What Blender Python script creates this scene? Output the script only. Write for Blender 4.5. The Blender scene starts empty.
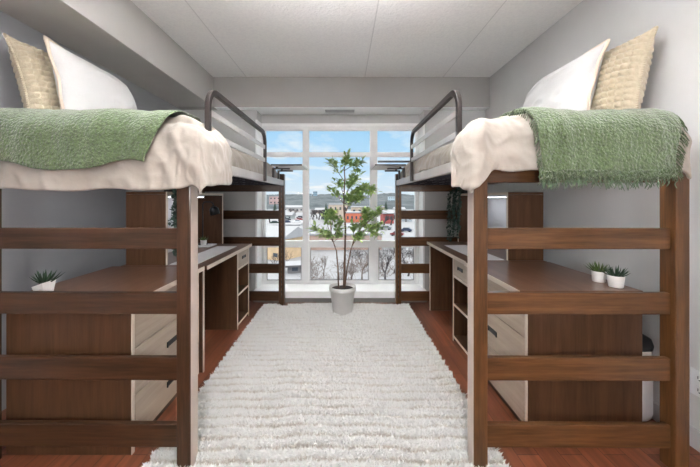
import bpy, bmesh, math, random
import numpy as np
from mathutils import Vector, Matrix, noise, Euler

random.seed(7)
rng = np.random.default_rng(7)
SC = bpy.context.scene
C = SC.collection
PI = math.pi
H = 1.24          # eye height; floor is z = 0
F = 312.0         # focal length in pixels of the 700 px frame


# ------------------------------------------------------------------ materials
def lin(c):
    out = []
    for v in c[:3]:
        v = v / 255.0
        out.append(v / 12.92 if v <= 0.04045 else ((v + 0.055) / 1.055) ** 2.4)
    return (*out, 1.0)


def base_mat(name):
    m = bpy.data.materials.new(name)
    m.use_nodes = True
    nt = m.node_tree
    return m, nt, nt.nodes['Principled BSDF']


def mat(name, col, rough=0.6, metal=0.0, spec=0.5, var=0.0, vscale=6.0, bump=0.0, bscale=80.0, bdist=0.01,
        sheen=0.0, emit=None, estr=0.0, coat=0.0, trans=0.0, stretch=(1, 1, 1), col2=None, coords='Object'):
    m, nt, b = base_mat(name)
    b.inputs['Base Color'].default_value = lin(col)
    b.inputs['Roughness'].default_value = rough
    b.inputs['Metallic'].default_value = metal
    b.inputs['Specular IOR Level'].default_value = spec
    b.inputs['Sheen Weight'].default_value = sheen
    b.inputs['Coat Weight'].default_value = coat
    if emit:
        b.inputs['Emission Color'].default_value = lin(emit)
        b.inputs['Emission Strength'].default_value = estr
    tc = nt.nodes.new('ShaderNodeTexCoord')
    mp = nt.nodes.new('ShaderNodeMapping')
    mp.inputs['Scale'].default_value = stretch
    nt.links.new(tc.outputs[coords], mp.inputs['Vector'])
    if var > 0 or col2:
        n = nt.nodes.new('ShaderNodeTexNoise')
        n.inputs['Scale'].default_value = vscale
        n.inputs['Detail'].default_value = 5
        n.inputs['Roughness'].default_value = 0.6
        nt.links.new(mp.outputs[0], n.inputs['Vector'])
        r = nt.nodes.new('ShaderNodeValToRGB')
        r.color_ramp.elements[0].position = 0.32
        r.color_ramp.elements[1].position = 0.68
        c2 = col2 or tuple(min(255, v * (1 + var)) for v in col)
        c1 = col if col2 else tuple(v * (1 - var) for v in col)
        r.color_ramp.elements[0].color = lin(c1)
        r.color_ramp.elements[1].color = lin(c2)
        nt.links.new(n.outputs['Fac'], r.inputs[0])
        nt.links.new(r.outputs[0], b.inputs['Base Color'])
    if bump > 0:
        n2 = nt.nodes.new('ShaderNodeTexNoise')
        n2.inputs['Scale'].default_value = bscale
        n2.inputs['Detail'].default_value = 4
        nt.links.new(mp.outputs[0], n2.inputs['Vector'])
        bp = nt.nodes.new('ShaderNodeBump')
        bp.inputs['Strength'].default_value = bump
        bp.inputs['Distance'].default_value = bdist
        nt.links.new(n2.outputs['Fac'], bp.inputs['Height'])
        nt.links.new(bp.outputs[0], b.inputs['Normal'])
    return m


def wood(name, dark, light, axis, rough=0.38, coat=0.35, scale=1.0, contrast=0.5):
    """Stained timber with long grain along the given axis ('x','y','z')."""
    m, nt, b = base_mat(name)
    tc = nt.nodes.new('ShaderNodeTexCoord')
    mp = nt.nodes.new('ShaderNodeMapping')
    s = [26 * scale] * 3
    s['xyz'.index(axis)] = 1.6 * scale
    mp.inputs['Scale'].default_value = s
    nt.links.new(tc.outputs['Object'], mp.inputs['Vector'])
    n = nt.nodes.new('ShaderNodeTexNoise')
    n.inputs['Scale'].default_value = 1.0
    n.inputs['Detail'].default_value = 6
    n.inputs['Distortion'].default_value = 0.8
    nt.links.new(mp.outputs[0], n.inputs['Vector'])
    n2 = nt.nodes.new('ShaderNodeTexNoise')
    n2.inputs['Scale'].default_value = 6.0
    n2.inputs['Detail'].default_value = 3
    nt.links.new(mp.outputs[0], n2.inputs['Vector'])
    mx = nt.nodes.new('ShaderNodeMath')
    mx.operation = 'MULTIPLY_ADD'
    mx.inputs[1].default_value = 0.35
    nt.links.new(n2.outputs['Fac'], mx.inputs[0])
    mm = nt.nodes.new('ShaderNodeMath')
    mm.operation = 'MULTIPLY'
    mm.inputs[1].default_value = 0.65
    nt.links.new(n.outputs['Fac'], mm.inputs[0])
    nt.links.new(mm.outputs[0], mx.inputs[2])
    r = nt.nodes.new('ShaderNodeValToRGB')
    r.color_ramp.elements[0].position = 0.5 - contrast * 0.3
    r.color_ramp.elements[1].position = 0.5 + contrast * 0.3
    r.color_ramp.elements[0].color = lin(dark)
    r.color_ramp.elements[1].color = lin(light)
    nt.links.new(mx.outputs[0], r.inputs[0])
    nt.links.new(r.outputs[0], b.inputs['Base Color'])
    bp = nt.nodes.new('ShaderNodeBump')
    bp.inputs['Strength'].default_value = 0.12
    bp.inputs['Distance'].default_value = 0.002
    nt.links.new(mx.outputs[0], bp.inputs['Height'])
    nt.links.new(bp.outputs[0], b.inputs['Normal'])
    b.inputs['Roughness'].default_value = rough
    b.inputs['Coat Weight'].default_value = coat
    b.inputs['Coat Roughness'].default_value = 0.16
    b.inputs['Coat IOR'].default_value = 1.32
    b.inputs['Specular IOR Level'].default_value = 0.18
    return m


def floor_mat():
    m, nt, b = base_mat('floor planks')
    tc = nt.nodes.new('ShaderNodeTexCoord')
    mp = nt.nodes.new('ShaderNodeMapping')
    mp.inputs['Rotation'].default_value = (0, 0, PI / 2)
    nt.links.new(tc.outputs['Object'], mp.inputs['Vector'])
    br = nt.nodes.new('ShaderNodeTexBrick')
    br.offset = 0.37
    br.inputs['Color1'].default_value = lin((142, 84, 58))
    br.inputs['Color2'].default_value = lin((114, 65, 44))
    br.inputs['Mortar'].default_value = lin((52, 25, 16))
    br.inputs['Scale'].default_value = 1.0
    br.inputs['Mortar Size'].default_value = 0.0016
    br.inputs['Brick Width'].default_value = 1.1
    br.inputs['Row Height'].default_value = 0.105
    nt.links.new(mp.outputs[0], br.inputs['Vector'])
    mp2 = nt.nodes.new('ShaderNodeMapping')
    mp2.inputs['Scale'].default_value = (38, 2.2, 1)
    nt.links.new(tc.outputs['Object'], mp2.inputs['Vector'])
    n = nt.nodes.new('ShaderNodeTexNoise')
    n.inputs['Scale'].default_value = 1.0
    n.inputs['Detail'].default_value = 6
    nt.links.new(mp2.outputs[0], n.inputs['Vector'])
    r = nt.nodes.new('ShaderNodeValToRGB')
    r.color_ramp.elements[0].position = 0.3
    r.color_ramp.elements[1].position = 0.72
    r.color_ramp.elements[0].color = (0.62, 0.62, 0.62, 1)
    r.color_ramp.elements[1].color = (1.15, 1.12, 1.1, 1)
    nt.links.new(n.outputs['Fac'], r.inputs[0])
    mix = nt.nodes.new('ShaderNodeMix')
    mix.data_type = 'RGBA'
    mix.blend_type = 'MULTIPLY'
    mix.inputs[0].default_value = 1.0
    nt.links.new(br.outputs['Color'], mix.inputs[6])
    nt.links.new(r.outputs[0], mix.inputs[7])
    nt.links.new(mix.outputs[2], b.inputs['Base Color'])
    b.inputs['Roughness'].default_value = 0.33
    bp = nt.nodes.new('ShaderNodeBump')
    bp.inputs['Strength'].default_value = 0.25
    bp.inputs['Distance'].default_value = 0.002
    nt.links.new(br.outputs['Fac'], bp.inputs['Height'])
    bp.invert = True
    nt.links.new(bp.outputs[0], b.inputs['Normal'])
    return m


def ceiling_mat():
    m, nt, b = base_mat('stippled ceiling panels')
    tc = nt.nodes.new('ShaderNodeTexCoord')
    sp = nt.nodes.new('ShaderNodeSeparateXYZ')
    nt.links.new(tc.outputs['Object'], sp.inputs[0])
    prev = None
    for sx in (-1.15, 0.26, 1.19):
        a = nt.nodes.new('ShaderNodeMath'); a.operation = 'SUBTRACT'; a.inputs[1].default_value = sx
        nt.links.new(sp.outputs['X'], a.inputs[0])
        c = nt.nodes.new('ShaderNodeMath'); c.operation = 'ABSOLUTE'
        nt.links.new(a.outputs[0], c.inputs[0])
        d = nt.nodes.new('ShaderNodeMath'); d.operation = 'LESS_THAN'; d.inputs[1].default_value = 0.005
        nt.links.new(c.outputs[0], d.inputs[0])
        if prev is None:
            prev = d
        else:
            e = nt.nodes.new('ShaderNodeMath'); e.operation = 'MAXIMUM'
            nt.links.new(prev.outputs[0], e.inputs[0]); nt.links.new(d.outputs[0], e.inputs[1])
            prev = e
    n = nt.nodes.new('ShaderNodeTexNoise')
    n.inputs['Scale'].default_value = 55.0
    n.inputs['Detail'].default_value = 4
    nt.links.new(tc.outputs['Object'], n.inputs['Vector'])
    r = nt.nodes.new('ShaderNodeValToRGB')
    r.color_ramp.elements[0].position = 0.35
    r.color_ramp.elements[1].position = 0.6
    r.color_ramp.elements[0].color = lin((240, 240, 240))
    r.color_ramp.elements[1].color = lin((246, 246, 245))
    nt.links.new(n.outputs['Fac'], r.inputs[0])
    mix = nt.nodes.new('ShaderNodeMix'); mix.data_type = 'RGBA'
    nt.links.new(prev.outputs[0], mix.inputs[0])
    nt.links.new(r.outputs[0], mix.inputs[6])
    mix.inputs[7].default_value = lin((222, 222, 222))
    nt.links.new(mix.outputs[2], b.inputs['Base Color'])
    bp = nt.nodes.new('ShaderNodeBump')
    bp.inputs['Strength'].default_value = 0.5
    bp.inputs['Distance'].default_value = 0.006
    nt.links.new(n.outputs['Fac'], bp.inputs['Height'])
    nt.links.new(bp.outputs[0], b.inputs['Normal'])
    b.inputs['Roughness'].default_value = 0.9
    return m


def glass_mat():
    m = bpy.data.materials.new('window glass')
    m.use_nodes = True
    nt = m.node_tree
    nt.nodes.clear()
    out = nt.nodes.new('ShaderNodeOutputMaterial')
    t = nt.nodes.new('ShaderNodeBsdfTransparent')
    t.inputs[0].default_value = (0.97, 0.985, 0.98, 1)
    g = nt.nodes.new('ShaderNodeBsdfGlossy')
    g.inputs['Roughness'].default_value = 0.02
    fr = nt.nodes.new('ShaderNodeFresnel')
    fr.inputs[0].default_value = 1.06
    mx = nt.nodes.new('ShaderNodeMixShader')
    nt.links.new(fr.outputs[0], mx.inputs[0])
    nt.links.new(t.outputs[0], mx.inputs[1])
    nt.links.new(g.outputs[0], mx.inputs[2])
    nt.links.new(mx.outputs[0], out.inputs[0])
    return m


M = {}
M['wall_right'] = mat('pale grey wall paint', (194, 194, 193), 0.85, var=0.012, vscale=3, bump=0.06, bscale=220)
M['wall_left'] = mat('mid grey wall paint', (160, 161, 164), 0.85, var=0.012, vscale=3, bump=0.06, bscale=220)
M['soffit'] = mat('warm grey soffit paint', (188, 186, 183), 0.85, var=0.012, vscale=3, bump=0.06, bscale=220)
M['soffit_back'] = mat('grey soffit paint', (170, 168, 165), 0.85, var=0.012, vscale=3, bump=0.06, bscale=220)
M['ceil'] = ceiling_mat()
M['floor'] = floor_mat()
M['white_trim'] = mat('white trim paint', (246, 246, 246), 0.45, var=0.01)
M['frame'] = mat('window frame enamel', (236, 236, 236), 0.4, var=0.012)
M['gasket'] = mat('dark gasket rubber', (92, 92, 94), 0.6, var=0.05)
M['cove'] = mat('grey vinyl cove base', (118, 115, 112), 0.5, var=0.04)
M['basebd'] = mat('pale grey baseboard', (176, 176, 176), 0.5, var=0.02)
M['glass'] = glass_mat()
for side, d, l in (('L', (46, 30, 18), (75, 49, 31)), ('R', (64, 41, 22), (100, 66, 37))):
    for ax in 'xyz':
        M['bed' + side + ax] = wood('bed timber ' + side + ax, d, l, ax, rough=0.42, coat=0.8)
for ax in 'xyz':
    M['lam' + ax] = wood('walnut laminate ' + ax, (62, 42, 27), (90, 62, 43), ax, rough=0.4, coat=0.2, scale=0.8, contrast=0.7)
    M['pale' + ax] = wood('pale ash laminate ' + ax, (160, 144, 128), (184, 168, 152), ax, rough=0.45, coat=0.1, scale=0.9, contrast=0.8)
M['desktop'] = wood('walnut worktop with painted sheen', (92, 64, 48), (116, 84, 66), 'y', rough=.32, coat=.6, scale=.8, contrast=.7)  # lighter than the panels: the wall's reflection is put into the base colour
M['post_face'] = mat('pale post face', (186, 172, 160), 0.4, var=0.04, vscale=12, stretch=(1, 1, .15))
M['edge'] = mat('pale edge banding', (205, 190, 174), 0.45, var=0.03)
M['bronze'] = mat('bronze painted steel', (46, 38, 35), 0.42, metal=0.15, var=0.04)
M['steel'] = mat('grey satin steel', (176, 172, 169), 0.36, metal=0.2, var=0.03)
M['spring'] = mat('dark spring wire', (52, 52, 60), 0.45, metal=0.6, var=0.05)
M['ticking'] = mat('dark navy underside cloth', (36, 38, 50), 0.85, var=0.15, vscale=30)
M['mattress'] = mat('grey quilted ticking', (205, 203, 200), 0.85, var=0.02, bump=0.4, bscale=60)
M['cream'] = mat('cream crinkled cotton', (151, 143, 134), 0.9, var=0.02, vscale=9, bump=0.3, bscale=45, bdist=0.006, sheen=0.15)
M['green'] = mat('sage green boucle', (70, 86, 52), 0.95, var=0.25, vscale=85, bump=1.0, bscale=95, bdist=0.01, sheen=0.4)
M['green_pale'] = mat('pale sage fringe yarn', (92, 114, 88), 0.95, var=0.22, vscale=60, sheen=0.3)
M['pillow_white'] = mat('white linen', (198, 197, 196), 0.9, var=0.012, bump=0.2, bscale=60, sheen=0.1)
M['pillow_hem'] = mat('oatmeal linen edge', (206, 190, 172), 0.9, var=0.03, bump=0.2, bscale=90)
M['waffle'] = mat('beige waffle weave', (182, 170, 147), 0.95, var=0.05, vscale=40, bump=0.4, bscale=120, sheen=0.2)
M['black'] = mat('black satin metal', (24, 25, 27), 0.4, metal=0.3, var=0.06)
M['black_plastic'] = mat('black plastic', (20, 20, 22), 0.5, var=0.06)
M['white_plastic'] = mat('white plastic', (214, 216, 218), 0.45, var=0.015)
M['ceramic'] = mat('white glazed ceramic', (236, 234, 230), 0.3, var=0.012)
M['pot'] = mat('pale grey planter', (205, 202, 199), 0.55, var=0.03, bump=0.1, bscale=150)
M['soil'] = mat('dark potting soil', (42, 30, 24), 0.95, var=0.3, vscale=60, bump=1, bscale=90)
M['succulent'] = mat('dark green succulent', (34, 58, 36), 0.45, var=0.3, vscale=30)
M['succulent_light'] = mat('olive green succulent', (72, 92, 44), 0.45, var=0.3, vscale=30)
M['leaf'] = mat('glossy tree leaf', (98, 142, 70), 0.4, col2=(204, 222, 150), vscale=19)
def leaf_trans(m):
    nt = m.node_tree
    b = nt.nodes['Principled BSDF']
    t = nt.nodes.new('ShaderNodeBsdfTranslucent')
    mx = nt.nodes.new('ShaderNodeMixShader')
    mx.inputs[0].default_value = .38
    src = b.inputs['Base Color'].links[0].from_socket
    nt.links.new(src, t.inputs[0])
    nt.links.new(b.outputs[0], mx.inputs[1])
    nt.links.new(t.outputs[0], mx.inputs[2])
    nt.links.new(mx.outputs[0], nt.nodes['Material Output'].inputs[0])


leaf_trans(M['leaf'])
M['ivy'] = mat('dusky ivy leaf', (34, 54, 46), 0.6, col2=(66, 90, 78), vscale=26)
M['bark'] = mat('brown bark', (96, 74, 60), 0.85, var=0.2, vscale=30, stretch=(1, 1, .2), bump=0.5, bscale=60)
M['deskpad'] = mat('pale grey desk mat', (206, 202, 200), 0.5, var=0.012)
M['board'] = mat('pale tack board', (214, 214, 216), 0.7, var=0.01, bump=0.1, bscale=180)
M['rug'] = mat('ivory shag yarn', (236, 234, 230), 0.95, var=0.02, vscale=7, sheen=0.25)
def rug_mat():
    m, nt, b = base_mat('ivory shag yarn with valley shade')
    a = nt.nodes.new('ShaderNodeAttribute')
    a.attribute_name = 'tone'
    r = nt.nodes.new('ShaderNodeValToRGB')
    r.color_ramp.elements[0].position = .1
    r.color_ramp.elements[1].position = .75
    r.color_ramp.elements[0].color = lin((202, 194, 183))  # valley colour: beiger yarn with the shade between ridges put in
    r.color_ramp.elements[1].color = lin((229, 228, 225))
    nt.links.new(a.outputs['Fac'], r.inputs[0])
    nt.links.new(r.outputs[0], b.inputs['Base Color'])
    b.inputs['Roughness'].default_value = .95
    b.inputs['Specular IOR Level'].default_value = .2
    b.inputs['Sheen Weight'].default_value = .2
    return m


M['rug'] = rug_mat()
M['rugback'] = mat('ivory rug backing', (190, 180, 166), 0.95, var=0.08, vscale=40)
M['strip'] = mat('added fill strip glow', (250, 250, 252), 0.4, emit=(250, 250, 252), estr=60.0)  # glow of the added strips hidden behind the bed rails
M['led'] = mat('lit light bar diffuser', (250, 250, 252), 0.4, emit=(238, 244, 255), estr=9.0)
M['fill_bowl'] = mat('added uplight glow', (255, 250, 244), 0.4, emit=(250, 250, 252), estr=620.0)  # emitter inside the added ceiling uplight
M['fill_bowl_dim'] = mat('added dim uplight glow', (255, 250, 244), 0.4, emit=(250, 250, 252), estr=250.0)
M['fill_ball'] = mat('added fill ball glow', (255, 250, 244), 0.4, emit=(250, 250, 252), estr=95.0)  # emitter of the added lamp behind the camera
def slots_mat():
    m, nt, b = base_mat('slotted dark strip')
    tc = nt.nodes.new('ShaderNodeTexCoord')
    wv = nt.nodes.new('ShaderNodeTexWave')
    wv.bands_direction = 'Z'
    wv.inputs['Scale'].default_value = 5.5
    nt.links.new(tc.outputs['Object'], wv.inputs['Vector'])
    r = nt.nodes.new('ShaderNodeValToRGB')
    r.color_ramp.interpolation = 'CONSTANT'
    r.color_ramp.elements[0].color = lin((26, 22, 20))
    r.color_ramp.elements[1].position = .5
    r.color_ramp.elements[1].color = lin((74, 52, 38))
    nt.links.new(wv.outputs[0], r.inputs[0])
    nt.links.new(r.outputs[0], b.inputs['Base Color'])
    return m


M['slots'] = slots_mat()
# outdoors
M['snow'] = mat('snow', (144, 145, 149), 0.8, var=0.03, vscale=0.06)
M['snowroof'] = mat('roof snow', (158, 159, 163), 0.8, var=0.02, vscale=0.4)
M['hill'] = mat('hazy wooded hillside', (50, 60, 66), 0.95, col2=(92, 98, 102), vscale=0.05, stretch=(1, 1, 2))
M['asphalt'] = mat('slushy asphalt', (150, 150, 154), 0.8, var=0.1, vscale=0.2)
M['winterbark'] = mat('bare winter bark', (104, 90, 84), 0.9, var=0.15, vscale=2)
M['winterbark_dark'] = mat('dark bare bark', (66, 60, 62), 0.9, var=0.15, vscale=2)
M['evergreen'] = mat('dark evergreen', (50, 64, 56), 0.9, var=0.25, vscale=2)
M['dark_window'] = mat('dark window glass', (70, 78, 88), 0.2, var=0.05)


# ------------------------------------------------------------------ helpers
class MB:
    """Collects shapes and links them as ONE mesh object."""
    def __init__(self):
        self.v, self.f = [], []

    def add(self, verts, faces):
        o = len(self.v)
        self.v += [tuple(p) for p in verts]
        self.f += [tuple(i + o for i in f) for f in faces]
        return self

    def box(self, x0, x1, y0, y1, z0, z1):
        x0, x1 = min(x0, x1), max(x0, x1)
        y0, y1 = min(y0, y1), max(y0, y1)
        z0, z1 = min(z0, z1), max(z0, z1)
        v = [(x0, y0, z0), (x1, y0, z0), (x1, y1, z0), (x0, y1, z0), (x0, y0, z1), (x1, y0, z1), (x1, y1, z1), (x0, y1, z1)]
        return self.add(v, [(0, 3, 2, 1), (4, 5, 6, 7), (0, 1, 5, 4), (1, 2, 6, 5), (2, 3, 7, 6), (3, 0, 4, 7)])

    def tube(self, pts, r, n=8, caps=True, flat=None):
        pts = [Vector(p) for p in pts]
        rs = r if isinstance(r, (list, tuple)) else [r] * len(pts)
        verts, faces = [], []
        up = Vector((0.13, 0.27, 0.95))
        prev = None
        for i, p in enumerate(pts):
            t = (pts[min(i + 1, len(pts) - 1)] - pts[max(i - 1, 0)])
            if t.length < 1e-9:
                t = Vector((0, 0, 1))
            t.normalize()
            if prev is None:
                a = t.cross(up)
                if a.length < 1e-3:
                    a = t.cross(Vector((1, 0, 0)))
            else:
                a = prev - t * prev.dot(t)
            a.normalize()
            prev = a
            b = t.cross(a)
            for k in range(n):
                an = 2 * PI * k / n
                verts.append(p + (a * math.cos(an) + b * math.sin(an)) * rs[i])
        for i in range(len(pts) - 1):
            for k in range(n):
                k2 = (k + 1) % n
                faces.append((i * n + k, i * n + k2, (i + 1) * n + k2, (i + 1) * n + k))
        if caps:
            faces.append(tuple(range(n))[::-1])
            faces.append(tuple((len(pts) - 1) * n + k for k in range(n)))
        return self.add(verts, faces)

    def rectbar(self, pts, normal, w, d):
        """A flat bar swept along pts; `normal` is the direction of depth d, w is in-plane."""
        pts = [Vector(p) for p in pts]
        nrm = Vector(normal).normalized()
        verts, faces = [], []
        for i, p in enumerate(pts):
            t = (pts[min(i + 1, len(pts) - 1)] - pts[max(i - 1, 0)]).normalized()
            s = t.cross(nrm).normalized()
            for a, b in ((-1, -1), (1, -1), (1, 1), (-1, 1)):
                verts.append(p + s * a * w / 2 + nrm * b * d / 2)
        for i in range(len(pts) - 1):
            for k in range(4):
                k2 = (k + 1) % 4
                faces.append((i * 4 + k, i * 4 + k2, (i + 1) * 4 + k2, (i + 1) * 4 + k))
        faces.append((3, 2, 1, 0))
        e = (len(pts) - 1) * 4
        faces.append((e, e + 1, e + 2, e + 3))
        return self.add(verts, faces)

    def lathe(self, prof, n=28, center=(0, 0, 0)):
        cx, cy, cz = center
        verts, faces = [], []
        for (r, z) in prof:
            for k in range(n):
                a = 2 * PI * k / n
                verts.append((cx + r * math.cos(a), cy + r * math.sin(a), cz + z))
        for i in range(len(prof) - 1):
            for k in range(n):
                k2 = (k + 1) % n
                faces.append((i * n + k, i * n + k2, (i + 1) * n + k2, (i + 1) * n + k))
        faces.append(tuple(range(n))[::-1])
        faces.append(tuple((len(prof) - 1) * n + k for k in range(n)))
        return self.add(verts, faces)

    def grid(self, P, closed=False):
        """P: array (m, n, 3)"""
        m, n = len(P), len(P[0])
        verts = [tuple(P[i][j]) for i in range(m) for j in range(n)]
        faces = [(i * n + j, i * n + j + 1, (i + 1) * n + j + 1, (i + 1) * n + j) for i in range(m - 1) for j in range(n - 1)]
        return self.add(verts, faces)

    def build(self, name, material, parent=None, bevel=0.0, smooth=False, segs=2, loc=None):
        me = bpy.data.meshes.new(name)
        me.from_pydata(self.v, [], self.f)
        me.update()
        me.materials.append(material)
        o = bpy.data.objects.new(name, me)
        C.objects.link(o)
        if parent is not None:
            o.parent = parent
        if loc is not None:
            o.location = loc
        bm = bmesh.new()
        bm.from_mesh(me)
        bmesh.ops.recalc_face_normals(bm, faces=bm.faces)
        if bevel > 0:
            bmesh.ops.bevel(bm, geom=list(bm.edges), offset=bevel, segments=segs, affect='EDGES', profile=0.5)
        bm.to_mesh(me)
        bm.free()
        if smooth:
            for p in me.polygons:
                p.use_smooth = True
        return o


def box(name, x0, x1, y0, y1, z0, z1, material, parent=None, bevel=0.002):
    return MB().box(x0, x1, y0, y1, z0, z1).build(name, material, parent, bevel)


def thing(name, label, cat, loc=(0, 0, 0), rotz=0.0, group=None):
    o = bpy.data.objects.new(name, None)
    o.empty_display_size = 0.1
    C.objects.link(o)
    o.location = loc
    o.rotation_euler = (0, 0, rotz)
    o['label'] = label
    o['category'] = cat
    if group:
        o['group'] = group
    return o


def tag(o, label, cat, group=None):
    o['label'] = label
    o['category'] = cat
    if group:
        o['group'] = group
    return o


def structure(o):
    o['kind'] = 'structure'
    return o


def dup(root, loc, label, rotz=None, scale=None, group=None):
    r = root.copy()
    C.objects.link(r)
    r.location = loc
    if rotz is not None:
        r.rotation_euler = (0, 0, rotz)
    if scale:
        r.scale = (scale,) * 3
    r['label'] = label
    if group:
        r['group'] = group
    for ch in list(root.children):
        c = ch.copy()
        C.objects.link(c)
        c.parent = r
        for g in list(ch.children):
            d = g.copy()
            C.objects.link(d)
            d.parent = c
    return r


def nz(x, y, z, s=1.0):
    return noise.noise(Vector((x * s, y * s, z * s)))


# ------------------------------------------------------------------ room shell
CEIL = 2.68
XL, XR = -1.985, 1.748
YW = 3.83         # wall face beside the window
YB = -2.2
structure(box('floor', XL - .1, XR + .1, YB - .1, 4.3, -0.12, 0.0, M['floor'], bevel=0))
structure(box('ceiling', XL - .1, XR + .1, YB - .1, 4.3, CEIL, CEIL + .12, M['ceil'], bevel=0))
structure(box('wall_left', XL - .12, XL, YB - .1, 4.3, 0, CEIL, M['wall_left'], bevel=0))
structure(box('wall_right', XR, XR + .12, YB - .1, 4.3, 0, CEIL, M['wall_right'], bevel=0))
structure(box('wall_front', XL, XR, YB - .1, YB, 0, CEIL, M['wall_right'], bevel=0))
GX0, GX1 = -1.06, 0.99         # window opening
YG = 4.06                      # window plane
wb = MB()
wb.box(XL, GX0 - .0, YW, 4.25, 0, CEIL)
wb.box(GX1, XR, YW, 4.25, 0, CEIL)
wb.box(GX0, GX1, YG - .02, 4.25, 2.2, CEIL)
wb.box(GX0, GX1, YG - .02, 4.25, 0, 0.12)
structure(wb.build('wall_back', M['wall_right']))
# soffits
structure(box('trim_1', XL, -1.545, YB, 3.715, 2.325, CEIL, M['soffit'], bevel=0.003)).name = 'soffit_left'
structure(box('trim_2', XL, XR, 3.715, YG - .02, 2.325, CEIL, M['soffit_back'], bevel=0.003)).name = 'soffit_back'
structure(box('soffit_underside', XL + .45, XR - .005, 3.72, YG - .022, 2.319, 2.3248, M['white_trim'], bevel=.001))
# white reveals (jambs), head trim, sill ledge
structure(MB().box(GX0 - .012, GX0 + .012, YW - .012, YG, .12, 2.2).build('window_jamb', M['white_trim'], None, 0.002))
structure(MB().box(GX1 - .012, GX1 + .012, YW - .012, YG, .12, 2.2).build('window_jamb', M['white_trim'], None, 0.002))
structure(box('window_head_trim', GX0 - .06, GX1 + .06, YG - .05, YG - .02, 2.165, 2.2, M['white_trim']))
structure(box('window_sill', GX0 - .01, GX1 + .01, 3.70, YG - .03, .105, .133, M['white_trim'], bevel=.004))
structure(box('window_ledge', GX0, GX1, 3.715, YG - .03, 0.0, .105, M['white_trim'], bevel=.002))
structure(box('baseboard_back', GX0 - .005, GX1 + .005, 3.703, 3.715, 0, .05, M['cove'], bevel=.002))
structure(box('baseboard_left', XL, GX0 - .006, YW - .012, YW, 0, .05, M['cove'], bevel=.002))
structure(MB().box(GX1 + .006, XR, YW - .012, YW, 0, .05).build('baseboard_back', M['cove'], None, .002))
structure(box('baseboard_right', XR - .012, XR, YB, YW - .012, 0, .10, M['basebd'], bevel=.003))


# window: one frame with mullions, six glazed lights
def ZP(py, Y):
    return H - (py - 198) * Y / F


def XP(px, Y):
    return (px - 343) * Y / F


zb0, zb1 = .133, .155            # bottom rail
zt0, zt1 = ZP(246, YG), ZP(240.5, YG)
zu0, zu1 = ZP(157, YG), ZP(152.5, YG)
ztop0, ztop1 = ZP(130.5, YG), 2.2
xm = [(GX0 + .012, GX0 + .052), (XP(303, YG), XP(309, YG)), (XP(370, YG), XP(377, YG)), (GX1 - .052, GX1 - .012)]
win = structure(MB().box(GX0 + .012, GX1 - .012, YG - .035, YG + .045, zb0, zb1).build('window_1', M['frame'], None, 0.003))
wf = MB()
for a, b in xm:
    wf.box(a, b, YG - .04, YG + .05, zb1, ztop0)
structure(wf.build('window_mullion', M['frame'], win, 0.003))
wf = MB()
for (a, b) in ((xm[0][1], xm[1][0]), (xm[1][1], xm[2][0]), (xm[2][1], xm[3][0])):
    wf.box(a, b, YG - .03, YG + .04, zt0, zt1)
    wf.box(a, b, YG - .03, YG + .04, zu0, zu1)
structure(wf.build('window_transom', M['frame'], win, 0.003))
structure(MB().box(GX0 + .012, GX1 - .012, YG - .035, YG + .045, ztop0, ztop1).build('window_head', M['frame'], win, 0.003))
# slim sashes round the lower lights, gasket line
for (a, b) in ((xm[0][1], xm[1][0]), (xm[1][1], xm[2][0]), (xm[2][1], xm[3][0])):
    s = MB()
    for (z0, z1) in ((zb1, zt0),):
        s.box(a, a + .018, YG - .02, YG + .02, z0, z1)
        s.box(b - .018, b, YG - .02, YG + .02, z0, z1)
        s.box(a + .018, b - .018, YG - .02, YG + .02, z0, z0 + .016)
        s.box(a + .018, b - .018, YG - .02, YG + .02, z1 - .016, z1)
    structure(s.build('window_sash', M['frame'], win, 0.002))
    g = MB()
    g.box(a + .018, b - .018, YG - .006, YG + .006, zb1 + .016, zb1 + .024)
    g.box(a + .018, a + .024, YG - .006, YG + .006, zb1 + .024, zt0 - .02)
    g.box(b - .024, b - .018, YG - .006, YG + .006, zb1 + .024, zt0 - .02)
    structure(g.build('window_gasket', M['gasket'], win))
    for (z0, z1) in ((zb1, zt0), (zt1, zu0), (zu1, ztop0)):
        structure(MB().box(a, b, YG + .008, YG + .012, z0, z1).build('window_pane', M['glass'], win))
a, b = xm[2][1], xm[3][0]
structure(MB().box(a + .01, b, YG - .035, YG - .01, zu0 - .075, zu0 - .05).build('window_gasket', M['gasket'], win, .003))

# supply grille in the underside of the soffit above the window
vent = thing('ceiling_vent', 'small white slotted air grille under the soffit above the window', 'vent', (-.04, 3.85, 2.3185))
MB().box(-.20, .20, -.09, -.07, -.008, 0).box(-.20, .20, .07, .09, -.008, 0).box(-.20, -.18, -.07, .07, -.008, 0).box(.18, .20, -.07, .07, -.008, 0).build('frame', M['white_trim'], vent, .001)
s = MB()
for k in range(7):
    s.box(-.18, .18, -.064 + k * .02, -.056 + k * .02, -.006, 0)
s.build('grille', M['basebd'], vent)

# outlet plate on the right wall
out = thing('wall_outlet', 'white double outlet plate low on the pale right wall', 'outlet', (XR, 1.475, .33))
MB().box(-.008, 0, -.09, .09, -.065, .065).build('cover_plate', M['white_plastic'], out, .003)
for yy in (-.045, .045):
    for zz in (-.03, .03):
        soc = MB().box(-.011, -.008, yy - .016, yy + .016, zz - .018, zz + .018).build('socket', M['white_plastic'], out, .002)
        MB().box(-.0122, -.011, yy - .008, yy - .005, zz - .006, zz + .008).box(-.0122, -.011, yy + .005, yy + .008, zz - .006, zz + .008).box(-.0122, -.011, yy - .003, yy + .003, zz - .013, zz - .008).build('slot', M['black_plastic'], soc)

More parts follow.
